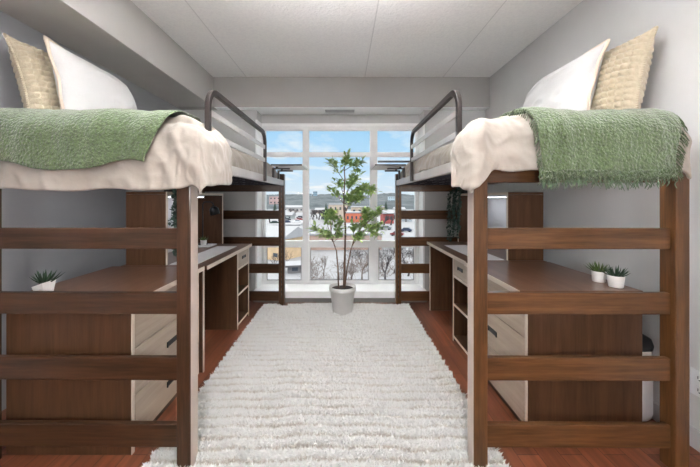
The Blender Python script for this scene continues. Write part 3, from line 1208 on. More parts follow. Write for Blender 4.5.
# ------------------------------------------------------------------ the potted tree by the window
def tree_plant():
    r = random.Random(12)
    Y0 = 3.34
    x0 = XP(342.5, Y0)
    root = thing('potted_tree', 'leafy green potted tree in a pale grey planter before the window', 'potted plant', (x0, Y0, .0105))
    pot = MB().lathe([(.092, 0), (.098, .004), (.105, .03), (.132, .235), (.138, .24), (.144, .245), (.144, .285), (.140, .29), (.132, .288), (.129, .27), (.120, .25), (.001, .248)], 40).build('planter', M['pot'], root, 0, True)
    MB().lathe([(.001, .249), (.124, .2505), (.119, .262), (.06, .27), (.001, .272)][::1], 24).build('soil', M['soil'], pot, 0, True)
    W = lambda px, py, dy=0: Vector((XP(px, Y0 + dy) - x0, dy, ZP(py, Y0 + dy)))
    # trunk and two side stems, then twigs reaching the leaf clusters
    stems = [
        [W(344, 289), W(344.5, 270), W(345, 250), W(345.5, 230), W(344, 210), W(344, 195), W(345, 180), W(344, 168)],
        [W(338.5, 289, -.03), W(338, 270, -.03), W(336.5, 252, -.04), W(333, 242, -.05), W(331, 232, -.06), W(330, 222, -.06)],
        [W(345, 287, .02), W(347, 270, .03), W(351, 250, .05), W(355, 238, .06), W(362, 228, .05), W(370, 222, .04)],
    ]
    radii = [.0135, .0085, .008]
    twigs = [
        # (stem index, start px, via, end, dy, leaf count)
        (0, (345, 198), (350, 188), (358, 172), -.02, 30), (0, (344, 182), (338, 172), (330, 162), .03, 26),
        (0, (344, 172), (345, 166), (347, 160), .0, 26), (0, (344, 172), (352, 166), (361, 163), .06, 26),
        (0, (345, 205), (356, 196), (368, 188), .06, 32), (0, (345, 200), (358, 188), (374, 192), -.05, 34),
        (0, (345, 212), (352, 200), (362, 200), -.10, 30), (0, (344.5, 206), (338, 196), (331, 190), -.02, 16),
        (0, (344.5, 200), (349, 184), (355, 180), .12, 30), (0, (345, 215), (349, 205), (352, 195), -.12, 26),
        (0, (344, 196), (341, 188), (339, 183), .05, 14),
        (1, (333, 242), (326, 233), (312, 231), -.02, 26), (1, (332, 236), (325, 226), (328, 214), .02, 26),
        (1, (331, 232), (333, 222), (334, 213), -.06, 28), (1, (332, 240), (338, 230), (341, 222), -.10, 22),
        (1, (333, 243), (330, 238), (327, 236), -.13, 26), (1, (333, 243), (338, 240), (340, 236), .0, 16),
        (2, (355, 238), (362, 226), (372, 216), .05, 34), (2, (358, 234), (368, 228), (382, 228), -.02, 30),
        (2, (352, 247), (356, 240), (361, 236), -.08, 30), (2, (362, 228), (366, 220), (367, 212), .10, 28),
        (2, (355, 240), (352, 232), (356, 226), .0, 22), (2, (360, 232), (372, 232), (378, 236), .06, 20),
        (2, (366, 224), (374, 218), (380, 213), -.04, 20),
    ]
    objs = []
    fol = [MB(), MB(), MB()]
    wood_ = [MB(), MB(), MB()]
    for i, st in enumerate(stems):
        n = len(st)
        wood_[i].tube(st, [radii[i] * (1 - .6 * k / (n - 1)) for k in range(n)], 8)
    for (i, a, b, c, dy, cnt) in twigs:
        st = stems[i]
        base_dy = [0, -.05, .05][i]
        p0, p1, p2 = W(*a, base_dy * .8), W(*b, base_dy + dy * .5), W(*c, base_dy + dy)
        if i == 0:
            p0 = W(*a, 0)
        pts = []
        for k in range(9):
            t = k / 8
            pts.append(p0 * (1 - t) ** 2 + p1 * 2 * t * (1 - t) + p2 * t * t)
        wood_[i].tube(pts, [.0045 - .0035 * k / 8 for k in range(9)], 5)
        for k in range(int(cnt * 2.6)):
            t = r.uniform(.3, 1.0) ** .8
            q = t * 8
            q0 = min(int(q), 7)
            p = pts[q0].lerp(pts[q0 + 1], q - q0)
            tang = (pts[q0 + 1] - pts[q0]).normalized()
            d = (rnd_dir(r, -.5, .9) + tang * .7).normalized()
            ofs = rnd_dir(r) * r.uniform(0, .058)
            pt = p + ofs
            leaf(fol[i], pt, d, (0, 0, 1) if abs(d.z) < .9 else (1, 0, 0), r.uniform(.05, .085), r.uniform(.024, .038), .3, r.uniform(0, .4))
    for i in range(3):
        s = wood_[i].build('stem', M['bark'], root, 0, True)
        f = fol[i].build('foliage', M['leaf'], s, 0, True)


tree_plant()


# ------------------------------------------------------------------ small succulents
def succulent(name, label, loc, pot, ph, pr, m, spread=.075, n=26, seed=1, spike=True):
    r = random.Random(seed)
    root = thing(name, label, 'potted succulent', loc)
    if pot == 'round':
        p = MB().lathe([(pr * .82, 0), (pr * .86, .003), (pr, ph - .002), (pr * .99, ph), (pr * .88, ph), (pr * .86, ph - .008), (.001, ph - .009)], 26).build('pot', M['ceramic'], root, 0, True)
    else:
        # faceted pot with a slanted rim
        k = 5
        mb = MB()
        bot, top, inn = [], [], []
        for i in range(k):
            a = 2 * PI * i / k + .25
            x, y = math.cos(a), math.sin(a)
            h = ph * (.86 + .30 * x)
            bot.append((x * pr * .8, y * pr * .8, 0))
            top.append((x * pr * 1.06, y * pr * 1.06, h))
            inn.append((x * pr * .9, y * pr * .9, h - .002))
        low = [(x * .9, y * .9, ph * .52) for x, y, z in inn]
        v = bot + top + inn + low
        f = [tuple(range(k))[::-1]]
        for lv in range(3):
            for i in range(k):
                i2 = (i + 1) % k
                f.append((lv * k + i, lv * k + i2, (lv + 1) * k + i2, (lv + 1) * k + i))
        f.append(tuple(3 * k + i for i in range(k)))
        mb.add(v, f)
        p = mb.build('pot', M['ceramic'], root, .0008)
    kq = .80 if pot == 'round' else .52
    MB().lathe([(.001, ph * .5), (pr * kq, ph * .5), (pr * kq, ph * .86), (.001, ph * .9)], 16).build('soil', M['soil'], p, 0, True)
    lf = MB()
    for i in range(n):
        ring = i / n
        el = .25 + ring * 1.15
        a = i * 2.399 + r.uniform(-.2, .2)
        d = Vector((math.cos(a) * math.cos(el), math.sin(a) * math.cos(el), math.sin(el)))
        ln = spread * (1.05 - .35 * ring) * r.uniform(.85, 1.1)
        base = Vector((math.cos(a) * pr * .3, math.sin(a) * pr * .3, ph * .88))
        s = d.cross(Vector((0, 0, 1))).normalized()
        nn = s.cross(d)
        rows = []
        w = ln * .20
        v, f = [], []
        for t, kx in ((0, .7), (.35, 1), (.7, .7), (1, .04)):
            c = base + d * (ln * t) + Vector((0, 0, 1)) * ln * .25 * t * t
            v += [c - s * w / 2 * kx, c + nn * w * .18 * kx, c + s * w / 2 * kx, c - nn * w * .32 * kx]
        for q in range(3):
            for e in range(4):
                e2 = (e + 1) % 4
                f.append((q * 4 + e, q * 4 + e2, (q + 1) * 4 + e2, (q + 1) * 4 + e))
        f += [(3, 2, 1, 0), (12, 13, 14, 15)]
        lf.add(v, f)
    lf.build('rosette', m, root, 0, False)
    return root


ZD = TOPZ + .0008
succulent('potted_succulent', 'spiky dark succulent in a white slant-rimmed pot on the soffit-side chest', (-1.515, 1.585, ZD), 'facet', .058, .046, M['succulent'], .066, 26, 3)
succulent('potted_succulent', 'succulent in a white pot, nearer of the pair on the pale-wall chest', (1.478, 1.69, ZD), 'round', .062, .038, M['succulent'], .062, 28, 5)
succulent('potted_succulent', 'olive succulent in a white pot, behind the nearer of the pair', (1.475, 1.80, ZD), 'round', .060, .035, M['succulent_light'], .062, 28, 8)
tr_ = MB().box(-1.30, -1.50, 3.03, 3.22, TOPZ + .0005, TOPZ + .012).build('desk_tray', M['ceramic'], None, .004)
tag(tr_, 'small white tray under the black lamp and tiny succulent', 'tray')
succulent('potted_succulent', 'tiny green succulent in a white pot beside the black lamp', (-1.385, 3.10, TOPZ + .0125), 'round', .052, .030, M['succulent_light'], .05, 18, 11)


# black desk lamp in the soffit-side hutch
def desk_lamp():
    root = thing('desk_lamp', 'black bent-arm desk lamp standing in the soffit-side hutch', 'lamp', (-1.42, 3.16, TOPZ + .0125))
    MB().lathe([(.045, 0), (.047, .003), (.047, .011), (.043, .014), (.006, .015)], 24).build('base', M['black'], root, 0, True)
    pts = [(0, 0, .012)]
    R_ = .03
    zt = .43
    pts += [(0, 0, .1), (0, 0, .2), (0, 0, zt - R_)]
    for k in range(1, 7):
        a = PI - k * (PI / 2) / 6
        pts.append((R_ + R_ * math.cos(a), 0, zt - R_ + R_ * math.sin(a)))
    pts += [(.075, 0, zt)]
    for k in range(1, 6):
        a = PI / 2 - k * (PI / 2) / 5
        pts.append((.075 + .03 * math.cos(a), 0, zt - .03 + .03 * math.sin(a)))
    pts += [(.105, 0, zt - .055)]
    MB().tube(pts, .0065, 10).build('arm', M['black'], root, 0, True)
    sh = MB().lathe([(.013, .0), (.03, -.01), (.046, -.03), (.048, -.085), (.046, -.085), (.043, -.035), (.028, -.016), (.001, -.012)], 24).build('lamp_shade', M['black'], root, 0, True)
    sh.location = (.105, 0, zt - .045)
    sh.rotation_euler = (0, -.25, 0)
    MB().lathe([(.001, -.075), (.018, -.07), (.022, -.055), (.016, -.035), (.001, -.02)], 14).build('bulb', M['ceramic'], sh, 0, True)
    return root


desk_lamp()


# ------------------------------------------------------------------ hanging ivy on the hutches
def ivy(loc, label, sgn, seed, n_vines=9, drop=.50, wx=.10, wy=.07):
    r = random.Random(seed)
    root = thing('hanging_ivy', label, 'hanging plant', loc, 0, 'ivy plants on the hutches')
    pot = MB().lathe([(.034, 0), (.036, .002), (.044, .06), (.042, .062), (.038, .055), (.001, .052)], 22).build('pot', M['black_plastic'], root, 0, True)
    vines, lv = MB(), MB()
    for k in range(n_vines):
        ex = -sgn * (.056 + r.uniform(0, wx))
        ey = r.uniform(-wy, wy)
        bottom = -drop * r.uniform(.65, 1.0)
        p0 = Vector((r.uniform(-.02, .02), r.uniform(-.02, .02), .055))
        pts = [p0, Vector((-sgn * .045, ey * .4, .078)), Vector((ex * .9, ey * .8, .03))]
        m = 9
        for i in range(1, m + 1):
            t = i / m
            pts.append(Vector((ex + r.uniform(-.012, .012), ey + r.uniform(-.012, .012), .03 + (bottom - .03) * t)))
        vines.tube(pts, .0018, 4)
        for i in range(1, len(pts)):
            for q in range(7):
                p = pts[i - 1].lerp(pts[i], r.random()) + rnd_dir(r, -1, 1) * r.uniform(0, .014)
                d = rnd_dir(r, -1, .4)
                if d.x * sgn > .2 and p.z < .02:
                    d.x = -d.x
                leaf(lv, p, d, (0, 0, 1) if abs(d.z) < .9 else (1, 0, 0), r.uniform(.022, .036), r.uniform(.016, .026), .2, .2)
    vines.build('vine', M['ivy'], root, 0, False)
    lv.build('foliage', M['ivy'], root, 0, True)
    return root


ivy((-1.312, 2.36, HUT_TOP + .001), 'trailing dark ivy hanging off the soffit-side hutch', -1, 4, 11, .52, .015, .085)
ivy((1.315, 3.385, HUT_TOP + .001), 'trailing dark ivy hanging off the pale-wall hutch near the window', 1, 6, 12, .53, .11, .06)


# lidded bin squeezed between the chest and the right wall
def bin_():
    root = thing('waste_bin', 'narrow white bin with black lid between chest and pale wall', 'bin', (1.655, 1.86, .0))
    mb = MB()
    P = []
    for z, k in ((0.0, .86), (.02, .95), (.05, 1.0), (.30, 1.0), (.385, .97), (.395, .92)):
        ring = []
        for i in range(28):
            a = 2 * PI * i / 28
            c, s = math.cos(a), math.sin(a)
            ring.append((math.copysign(abs(c) ** .45, c) * .075 * k, math.copysign(abs(s) ** .45, s) * .15 * k, z))
        P.append(ring + [ring[0]])
    mb.grid(P)
    n = 29
    mb.f.append(tuple(range(28))[::-1])
    mb.f.append(tuple(5 * n + i for i in range(28)))
    mb.build('body', M['white_plastic'], root, 0, True)
    lid = MB()
    P = []
    for z, k in ((.397, 1.0), (.42, 1.03), (.455, .95), (.475, .6), (.48, .05)):
        ring = []
        for i in range(28):
            a = 2 * PI * i / 28
            c, s = math.cos(a), math.sin(a)
            ring.append((math.copysign(abs(c) ** .45, c) * .075 * k, math.copysign(abs(s) ** .45, s) * .15 * k, z))
        P.append(ring + [ring[0]])
    lid.grid(P)
    lid.f.append(tuple(range(28))[::-1])
    lid.build('lid', M['black_plastic'], root, 0, True)


bin_()

# ------------------------------------------------------------------ ceiling uplights added out of view to brighten the room
for x, y, mm, lab in ((.0, 1.15, M['fill_bowl'], 'added unseen fill light, white uplight bowl hanging from the ceiling above the near end of the rug'),
                  (.0, -.70, M['fill_bowl_dim'], 'added unseen fill light, white uplight bowl hanging from the ceiling behind the bed ends')):
    g = thing('added_uplight', lab, 'added fill light', (x, y, CEIL), 0, 'added uplight bowls out of view')
    MB().lathe([(.06, -.02), (.062, -.015), (.062, 0), (.001, .0)], 24).build('canopy', M['white_trim'], g, 0, True)
    rod = MB()
    for k in range(3):
        a = 2 * PI * k / 3
        rod.tube([(.03 * math.cos(a), .03 * math.sin(a), -.015), (.205 * math.cos(a), .205 * math.sin(a), -.352)], .004, 6)
    rod.build('hanger', M['white_trim'], g)
    MB().lathe([(.001, -.46), (.08, -.45), (.16, -.41), (.21, -.35), (.204, -.35), (.156, -.402), (.078, -.438), (.001, -.447)], 32).build('bowl', M['white_trim'], g, 0, True)
    MB().lathe([(.001, -.415), (.13, -.415), (.13, -.405), (.001, -.405)], 28).build('diffuser', mm, g)

for x, lab in ((.0, 'added unseen fill lamp with a big opal ball shade behind the near end of the rug'),):  # unseen lamp added behind the camera for frontal light under the beds
    g = thing('added_floor_lamp', lab, 'floor lamp', (x, -.95, 0))
    MB().lathe([(.14, 0), (.14, .012), (.02, .022), (.001, .022)], 28).build('base', M['bronze'], g, 0, True)
    MB().tube([(0, 0, .02), (0, 0, 1.2)], .012, 10).build('pole', M['bronze'], g)
    pr = [(.001, 1.19)] + [(.17 * math.sin(t * PI / 14), 1.36 - .17 * math.cos(t * PI / 14)) for t in range(1, 14)] + [(.001, 1.53)]
    MB().lathe(pr, 30).build('lamp_shade', M['fill_ball'], g, 0, True)

# ------------------------------------------------------------------ outdoors
GZ = -11.0


def gz_y(py):
    return (H - GZ) * F / (py - 198)


def XA(px, D):
    return (px - 343) * D / F


gp = []
for i in range(40):
    yy = 14 + (2600 - 14) * (i / 39) ** 2.2
    row = []
    for j in range(31):
        xx = (-1 + 2 * j / 30) * (40 + yy * .9)
        row.append((xx, yy, GZ + (.5 * nz(xx, yy, 0, .03) if yy < 400 else 0)))
    gp.append(row)
structure(MB().grid(gp).build('ground', M['snow'], None, 0, True))

# hills: three ridges at their own distances
for k, (D, hgt, seed) in enumerate(((330, 10.2, 3.0), (620, 16.5, 1.0), (980, 22, 5.0), (1500, 36, 9.0))):
    P = []
    for i in range(9):
        row = []
        for j in range(520):
            x = (-1 + 2 * j / 519) * D * .75
            f = i / 8
            ridge = hgt * (.80 + .05 * nz(x * .6, seed, 3) + .30 * nz(x * .006 + seed, seed, 0) + .07 * nz(x * .05, seed, 1) + .04 * nz(x * .2, seed, 2))
            row.append((x, D + f * 120 + 8 * nz(x * .02, f * 3, seed), GZ + (ridge + 2) * math.sin(f * PI / 2) ** .8 + 1.2 * nz(x * .09, f * 9, seed)))
        P.append(row)
    structure(MB().grid(P).build('hill', M['hill'], None, 0, True))

WALLC = {}


def wcol(c):
    if c not in WALLC:
        WALLC[c] = mat('facade %d %d %d' % c, c, 0.85, var=0.05, vscale=0.6)
    return WALLC[c]


def house(name, label, cat, X, D, w, d, h, roof, col, rot=0.0, rows=1, cols=3, gable=True, z0=GZ, group=None):
    root = thing(name, label, cat, (X, D, z0), rot, group)
    MB().box(-w / 2, w / 2, -d / 2, d / 2, 0, h).build('walls', wcol(col), root)
    if gable:
        mb = MB()
        o = .5
        v = [(-w / 2 - o, -d / 2 - o, h - .15), (w / 2 + o, -d / 2 - o, h - .15), (w / 2 + o, d / 2 + o, h - .15), (-w / 2 - o, d / 2 + o, h - .15),
             (-w / 2 - o, 0, h + roof), (w / 2 + o, 0, h + roof)]
        mb.add(v, [(0, 1, 5, 4), (2, 3, 4, 5), (0, 4, 3), (1, 2, 5), (3, 2, 1, 0)])
        r = mb.build('roof', M['snowroof'], root)
        e = MB()
        e.box(-w / 2 - o, w / 2 + o, -d / 2 - o - .1, -d / 2 - o, h - .35, h - .05)
        e.build('eave', wcol((92, 90, 92)), r)
    else:
        r = MB().box(-w / 2 - .2, w / 2 + .2, -d / 2 - .2, d / 2 + .2, h, h + max(.3, roof)).build('roof', M['snowroof'], root, .08)
    for a in range(rows):
        for b in range(cols):
            x = -w / 2 + w * (b + .5) / cols
            z = h * (a + .35) / rows
            ww, hh = w / cols * .20, h / rows * .17
            MB().box(x - ww, x + ww, -d / 2 - .06, -d / 2 - .01, z, z + hh * 2).build('window', M['dark_window'], root)
    return root


house('house', 'yellow house with a snowy gable roof behind the window, left pane', 'house', -13.2, 66, 8.5, 9, 4.4, 2.0, (204, 176, 142), -.55, 2, 3)
house('garden_shed', 'small grey shed in the snow below the yellow house', 'shed', -7.9, 51, 2.3, 2, 1.6, .35, (120, 118, 120), .2, 1, 1)
house('garage_block', 'long low pinkish brick garage block in the snow', 'building', .6, 76, 17, 5, 3.4, .5, (176, 152, 142), 0.03, 1, 7, False)
house('shop_building', 'orange-red low building with snow roof behind the potted tree', 'building', 5.4, 160, 8.5, 8, 4.6, .6, (196, 112, 88), 0.05, 1, 4, False)
house('office_block', 'beige flat-roofed block left of the orange-red building', 'building', -2.8, 178, 10.5, 9, 8.4, .5, (192, 176, 162), 0.0, 2, 4, False)
house('warehouse', 'tan long warehouse behind the orange-red building', 'building', 18, 230, 24, 12, 5.6, .6, (180, 164, 148), 0.0, 1, 6, False)
house('barn', 'red gabled building in the right window pane', 'building', 21.4, 152, 5.0, 7, 5.0, 1.5, (160, 84, 80), .1, 1, 2)
house('tower_block', 'pale glass tower in the right window pane', 'building', 62, 400, 8, 8, 14, .5, (188, 204, 214), 0, 4, 3, False)
house('terrace', 'long pale terrace with snow roof beyond the parking lot', 'building', -44, 270, 20, 9, 4.2, 1.8, (190, 184, 182), .02, 1, 6)
house('apartment_house', 'pink-roofed block far left beyond the snow', 'building', -80, 370, 13, 9, 14, .6, (186, 158, 156), 0, 3, 3, False)
house('high_rise', 'blue-grey high-rise on the far skyline, taller of the two', 'building', -64, 720, 9, 9, 27, .5, (138, 160, 176), 0, 6, 3, False)
house('high_rise', 'blue-grey high-rise on the far skyline, shorter of the two', 'building', -78, 735, 8, 8, 22, .5, (150, 168, 182), 0, 5, 3, False)
house('cottage', 'white cottage with a snowy roof behind the parked cars', 'house', -41, 208, 7, 5, 2.8, 1.5, (204, 210, 206), .3, 1, 3)
house('cottage', 'grey cottage beside the white cottage', 'house', -31, 175, 7, 5, 2.8, 1.6, (166, 172, 172), -.3, 1, 3)
house('cottage', 'pinkish cottage between the beige block and the white cottage', 'house', -18, 245, 7, 5, 3, 1.6, (186, 168, 158), .1, 1, 3)
house('cottage', 'grey-blue cottage right of the red gabled building', 'house', 33, 165, 7, 5, 3, 1.6, (168, 176, 184), -.2, 1, 3)
house('cottage', 'white cottage right of the tan warehouse', 'house', 44, 245, 8, 6, 3.4, 1.8, (216, 214, 212), .1, 1, 3)
house('cottage', 'small tan house beyond the cars, far right pane', 'house', 40, 130, 7, 6, 3.6, 2, (190, 170, 150), .2, 1, 2)
rf = random.Random(44)
spots = [(px, rf.uniform(430, 610)) for px in (268, 276, 287, 296, 313, 322, 330, 352, 364, 380, 388, 398, 406)]
names = ['first from the soffit side', 'second', 'third', 'fourth']
ords = ['first', 'second', 'third', 'fourth', 'fifth', 'sixth', 'seventh', 'eighth', 'ninth', 'tenth', 'eleventh', 'twelfth', 'thirteenth']
h0 = None
for i, (px, D) in enumerate(spots):
    lab = 'tiny pale house below the hills, %s along the row from the left' % ords[i]
    if h0 is None:
        h0 = house('hillside_house', lab, 'house', XA(px, D), D, 8, 6, 3.2, 1.5, (186, 184, 184), 0, 1, 2, True, GZ, 'tiny houses below the hills')
    else:
        dup(h0, (XA(px, D), D, GZ), lab, rf.uniform(-.5, .5), rf.uniform(.8, 1.3))


# cars
def car(label, X, D, rot, col):
    root = thing('car', label, 'car', (X, D, GZ + .25), rot, 'cars in the snowy lots')
    m = mat('car paint %d %d %d' % col, col, .3, var=.01)
    prof = [(-2.1, .25), (-2.15, .7), (-1.3, .85), (-.75, 1.4), (.9, 1.42), (1.6, .95), (2.1, .85), (2.15, .25)]
    mb = MB()
    n = len(prof)
    v = [(x, -.85, z) for x, z in prof] + [(x, .85, z) for x, z in prof]
    f = [tuple(range(n)), tuple(range(n, 2 * n))[::-1]] + [(i, (i + 1) % n, n + (i + 1) % n, n + i) for i in range(n)]
    mb.add(v, f)
    mb.build('body', m, root, .05)
    MB().box(-.9, 1.2, -.86, .86, .95, 1.3).build('windows', M['dark_window'], root)
    MB().box(-.7, .85, -.7, .7, 1.42, 1.52).build('roof_snow', M['snowroof'], root, .03)
    for x in (-1.3, 1.3):
        for y in (-.78, .78):
            MB().tube([(x, y - .1, .05), (x, y + .1, .05)], .32, 14).build('wheel', M['black_plastic'], root)
    return root


structure(MB().box(-66, -19, 138, 192, GZ + .05, GZ + .5).build('road_surface', M['asphalt']))
cars = [('dark blue car, nearest in the left parking lot', 286, 150, .2, (44, 56, 84)),
        ('white car beside the dark blue car', 297, 152, .2, (216, 218, 222)),
        ('charcoal car in the second row of the left lot', 287, 166, .1, (52, 54, 58)),
        ('red car in the second row of the left lot', 299, 168, .1, (150, 48, 44)),
        ('silver car in the back row of the left lot', 288, 184, 0, (170, 174, 178)),
        ('black car in the back row of the left lot', 300, 186, 0, (34, 34, 38)),
        ('dark green car seen between the rails of the soffit-side bed', 274, 146, .3, (40, 58, 50)),
        ('maroon car nearest on the right street', 397, 100, -.4, (112, 44, 48)),
        ('navy car behind the maroon car', 406, 112, -.4, (40, 50, 76)),
        ('grey car furthest up the right street', 386, 120, -.4, (120, 124, 130)),
        ('white van-like car before the orange-red building', 352, 130, .0, (220, 222, 224)),
        ('black car before the orange-red building', 361, 132, .0, (38, 38, 42))]
for lab, px, D, rot, col in cars:
    car(lab, XA(px, D), D, rot, col)


# bare trees
def bare_tree(label, X, D, hgt, m, seed, depth=5, spread=.55, group='bare winter trees outside', thick=.020):
    r = random.Random(seed)
    root = thing('bare_tree', label, 'tree', (X, D, GZ - .2), 0, group)
    tr, br = MB(), MB()

    def grow(p, d, ln, rad, lev):
        pts = [p]
        q = p
        dd = d
        for k in range(3):
            dd = (dd + rnd_dir(r, -.3, .6) * .16).normalized()
            q = q + dd * (ln / 3)
            pts.append(q)
        (tr if lev == 0 else br).tube(pts, [rad, rad * .85, rad * .72, rad * .6], 6 if lev == 0 else 4, caps=False)
        if lev >= depth:
            return
        nb = 3 if lev < 3 else 2
        for k in range(nb):
            nd = (dd * .75 + rnd_dir(r, -.15, .9) * spread * 1.25).normalized()
            st = pts[r.choice((2, 3, 3))] if lev > 0 else pts[3]
            grow(st, nd, ln * r.uniform(.62, .85), rad * .58, lev + 1)
    grow(Vector((0, 0, 0)), Vector((0, 0, 1)), hgt * .20, hgt * thick, 0)
    t = tr.build('trunk', m, root, 0, True)
    br.build('branches', m, root, 0, True)
    return root


WB, WD = M['winterbark'], M['winterbark_dark']
bare_tree('brown bare tree low in the right window pane, nearest', XA(385, 44), 44, 9.0, WD, 21)
bare_tree('dark bare tree behind the nearest one, right window pane', XA(394, 50), 50, 9.5, WD, 22)
bare_tree('bare tree beyond the rails of the pale-wall bed', XA(408, 48), 48, 9.0, WD, 23)
bare_tree('brown bare tree right of the planter, middle window pane', XA(362, 46), 46, 7.6, WB, 24)
bare_tree('brown bare tree left of the planter, middle window pane', XA(324, 48), 48, 6.2, WB, 25)
bare_tree('bare sapling just right of the tree trunk, middle pane', XA(351, 43), 43, 6.0, WB, 26)
bare_tree('thin bare tree beside the grey shed', XA(287, 56), 56, 5.0, WB, 27)
bare_tree('bare tree between the rails of the soffit-side bed', XA(273, 52), 52, 5.5, WD, 28)
r = random.Random(3)
protoT = bare_tree('dark bare tree in the winter grove, first from the left', XA(311, 190), 190, 9.5, WD, 31, 5, .6, 'winter grove beyond the snow', .042)
grove = [(314, 200), (317, 185), (320, 205), (323, 192), (326, 210), (384, 135), (391, 140), (398, 150), (279, 160), (270, 150), (406, 160), (313, 178), (316, 215), (319, 176), (322, 182), (325, 188), (328, 172), (388, 175), (394, 185), (295, 215), (289, 222)]
gl = ['second from the left', 'third from the left', 'fourth from the left', 'fifth from the left', 'beside the beige block', 'left of the red gabled building',
      'in front of the red gabled building', 'right of the red gabled building', 'behind the soffit-side bed post', 'seen between soffit-side bed rails', 'seen between pale-wall bed rails', 'front row, leftmost', 'back row, leftmost', 'front row, second from left', 'front row, middle', 'middle row, rightmost', 'front row, rightmost',
      'behind the red gabled building, left one', 'behind the red gabled building, right one', 'behind the parked cars, right one', 'behind the parked cars, left one']
for (px, D), l in zip(grove, gl):
    dup(protoT, (XA(px, D), D, GZ), 'dark bare tree in the winter grove, ' + l, r.uniform(0, 6), r.uniform(.85, 1.15))


def thicket():
    r = random.Random(77)
    for nm, m, n, d0, d1, h0, h1, p0, p1 in (('undergrowth', WB, 1500, 41, 58, .5, 2.2, 308, 420), ('undergrowth', WD, 700, 60, 72, .8, 2.6, 350, 425)):
        mb = MB()
        for k in range(n):
            D = r.uniform(d0, d1)
            X = XA(r.uniform(p0, p1), D)
            if noise.noise(Vector((X * .25, D * .12, 3))) < -.08:
                continue
            hh = r.uniform(h0, h1)
            a = rnd_dir(r, .2, 1) * hh
            b = a + rnd_dir(r, -.3, .8) * hh * .5
            p = Vector((X, D, GZ))
            mb.tube([p, p + a * .5 + rnd_dir(r) * .1, p + a, p + b], [.03, .025, .018, .006], 3, False)
        o = mb.build(nm, m, None, 0, False)
        o['kind'] = 'stuff'
        o['label'] = 'tangled brown winter brush in the snow below the window' if m == WB else 'dark bare brush further out in the snow'
        o['category'] = 'undergrowth'


thicket()


def evergreen(label, X, D, hgt, seed):
    r = random.Random(seed)
    root = thing('evergreen_tree', label, 'tree', (X, D, GZ), 0, 'evergreens outside')
    MB().tube([(0, 0, 0), (0, 0, hgt * .3)], hgt * .03, 8).build('trunk', WD, root)
    mb = MB()
    for k in range(9):
        f = k / 9
        z0 = hgt * (.12 + .8 * f)
        rad = hgt * .22 * (1 - f) + .1
        n = 14
        v = [(0, 0, z0 + hgt * .17)]
        for i in range(n):
            a = 2 * PI * i / n + k
            rr = rad * (1.15 if i % 2 else .75) * r.uniform(.85, 1.1)
            v.append((rr * math.cos(a), rr * math.sin(a), z0 - (.05 * hgt if i % 2 else 0)))
        mb.add(v, [(0, 1 + i, 1 + (i + 1) % n) for i in range(n)])
    mb.build('boughs', M['evergreen'], root)
    return root


evergreen('dark evergreen beside the beige flat-roofed block', XA(326, 163), 163, 10, 1)
evergreen('dark evergreen in the right window pane', XA(386, 210), 210, 11, 2)
evergreen('dark evergreen left of the long pale terrace', XA(275, 230), 230, 10, 3)

# ------------------------------------------------------------------ sky, sun, camera
w = bpy.data.worlds.new('sky')
SC.world = w
w.use_nodes = True
nt = w.node_tree
nt.nodes.clear()
outw = nt.nodes.new('ShaderNodeOutputWorld')
bg = nt.nodes.new('ShaderNodeBackground')
tc = nt.nodes.new('ShaderNodeTexCoord')
sp = nt.nodes.new('ShaderNodeSeparateXYZ')
nt.links.new(tc.outputs['Generated'], sp.inputs[0])
ramp = nt.nodes.new('ShaderNodeValToRGB')
e = ramp.color_ramp.elements
e[0].position = 0.0
e[0].color = lin((222, 232, 242))
e[1].position = 0.42
e[1].color = lin((246, 244, 242))
x = ramp.color_ramp.elements.new(0.10)
x.color = lin((190, 221, 246))
x = ramp.color_ramp.elements.new(0.23)
x.color = lin((162, 209, 244))
nt.links.new(sp.outputs['Z'], ramp.inputs[0])
# clouds on a plane far above
mz = nt.nodes.new('ShaderNodeMath'); mz.operation = 'ADD'; mz.inputs[1].default_value = 0.06
nt.links.new(sp.outputs['Z'], mz.inputs[0])
dv = nt.nodes.new('ShaderNodeVectorMath'); dv.operation = 'DIVIDE'
cmb = nt.nodes.new('ShaderNodeCombineXYZ')
for k in range(3):
    nt.links.new(mz.outputs[0], cmb.inputs[k])
nt.links.new(tc.outputs['Generated'], dv.inputs[0])
nt.links.new(cmb.outputs[0], dv.inputs[1])
mpw = nt.nodes.new('ShaderNodeMapping')
mpw.inputs['Scale'].default_value = (1.1, 0.55, 0.0)
mpw.inputs['Location'].default_value = (0.4, 1.7, 0)
nt.links.new(dv.outputs[0], mpw.inputs['Vector'])
cn = nt.nodes.new('ShaderNodeTexNoise')
cn.inputs['Scale'].default_value = 0.9
cn.inputs['Detail'].default_value = 7
cn.inputs['Roughness'].default_value = 0.55
nt.links.new(mpw.outputs[0], cn.inputs['Vector'])
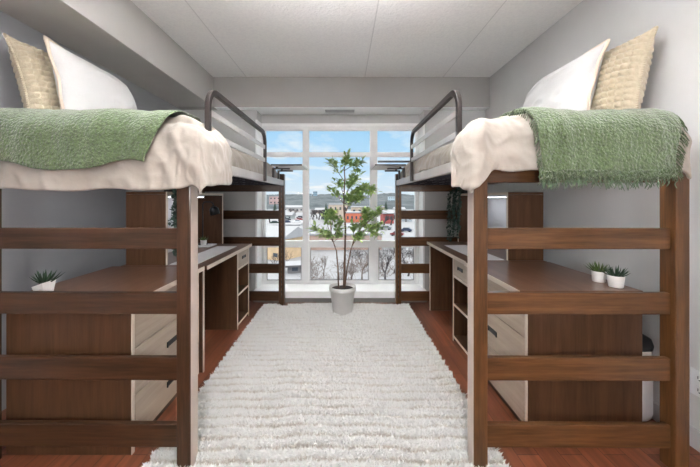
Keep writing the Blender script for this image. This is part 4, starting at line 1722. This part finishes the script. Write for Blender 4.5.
cr = nt.nodes.new('ShaderNodeValToRGB')
cr.color_ramp.elements[0].position = 0.50
cr.color_ramp.elements[1].position = 0.66
cr.color_ramp.elements[0].color = (0, 0, 0, 1)
cr.color_ramp.elements[1].color = (0.92, 0.92, 0.92, 1)
nt.links.new(cn.outputs['Fac'], cr.inputs[0])
mxw = nt.nodes.new('ShaderNodeMix'); mxw.data_type = 'RGBA'
nt.links.new(cr.outputs[0], mxw.inputs[0])
nt.links.new(ramp.outputs[0], mxw.inputs[6])
mxw.inputs[7].default_value = lin((244, 244, 246))
nt.links.new(mxw.outputs[2], bg.inputs[0])
mr = nt.nodes.new('ShaderNodeMapRange')
mr.interpolation_type = 'SMOOTHSTEP'
mr.inputs['From Min'].default_value = 0.22
mr.inputs['From Max'].default_value = 0.5
mr.inputs['To Min'].default_value = 1.0
mr.inputs['To Max'].default_value = 2.9
nt.links.new(sp.outputs['Z'], mr.inputs['Value'])
nt.links.new(mr.outputs[0], bg.inputs[1])
nt.links.new(bg.outputs[0], outw.inputs[0])

sun = bpy.data.lights.new('sun', 'SUN')
sun.energy = 0.45
sun.angle = math.radians(8)
sun.color = (1.0, .97, .93)
so = bpy.data.objects.new('sun', sun)
C.objects.link(so)
so.rotation_euler = Euler((math.radians(48), 0, math.radians(-25)))

cam = bpy.data.cameras.new('camera')
cam.sensor_width = 36
cam.lens = 36 * F / 700
cam.shift_x = 7 / 700
cam.shift_y = -35.5 / 700
cam.clip_start = .05
cam.clip_end = 5000
co = bpy.data.objects.new('camera', cam)
C.objects.link(co)
co.location = (0, 0, H)
co.rotation_euler = (PI / 2, 0, 0)
SC.camera = co

SC.view_settings.view_transform = 'Standard'
SC.view_settings.look = 'None'
SC.view_settings.exposure = 0.12
SC.view_settings.gamma = 1.0
SC.view_settings.use_curve_mapping = False
SC.cycles.use_denoising = True
SC.cycles.max_bounces = 10
SC.cycles.diffuse_bounces = 6
SC.cycles.transparent_max_bounces = 16
SC.cycles.sample_clamp_indirect = 60.0
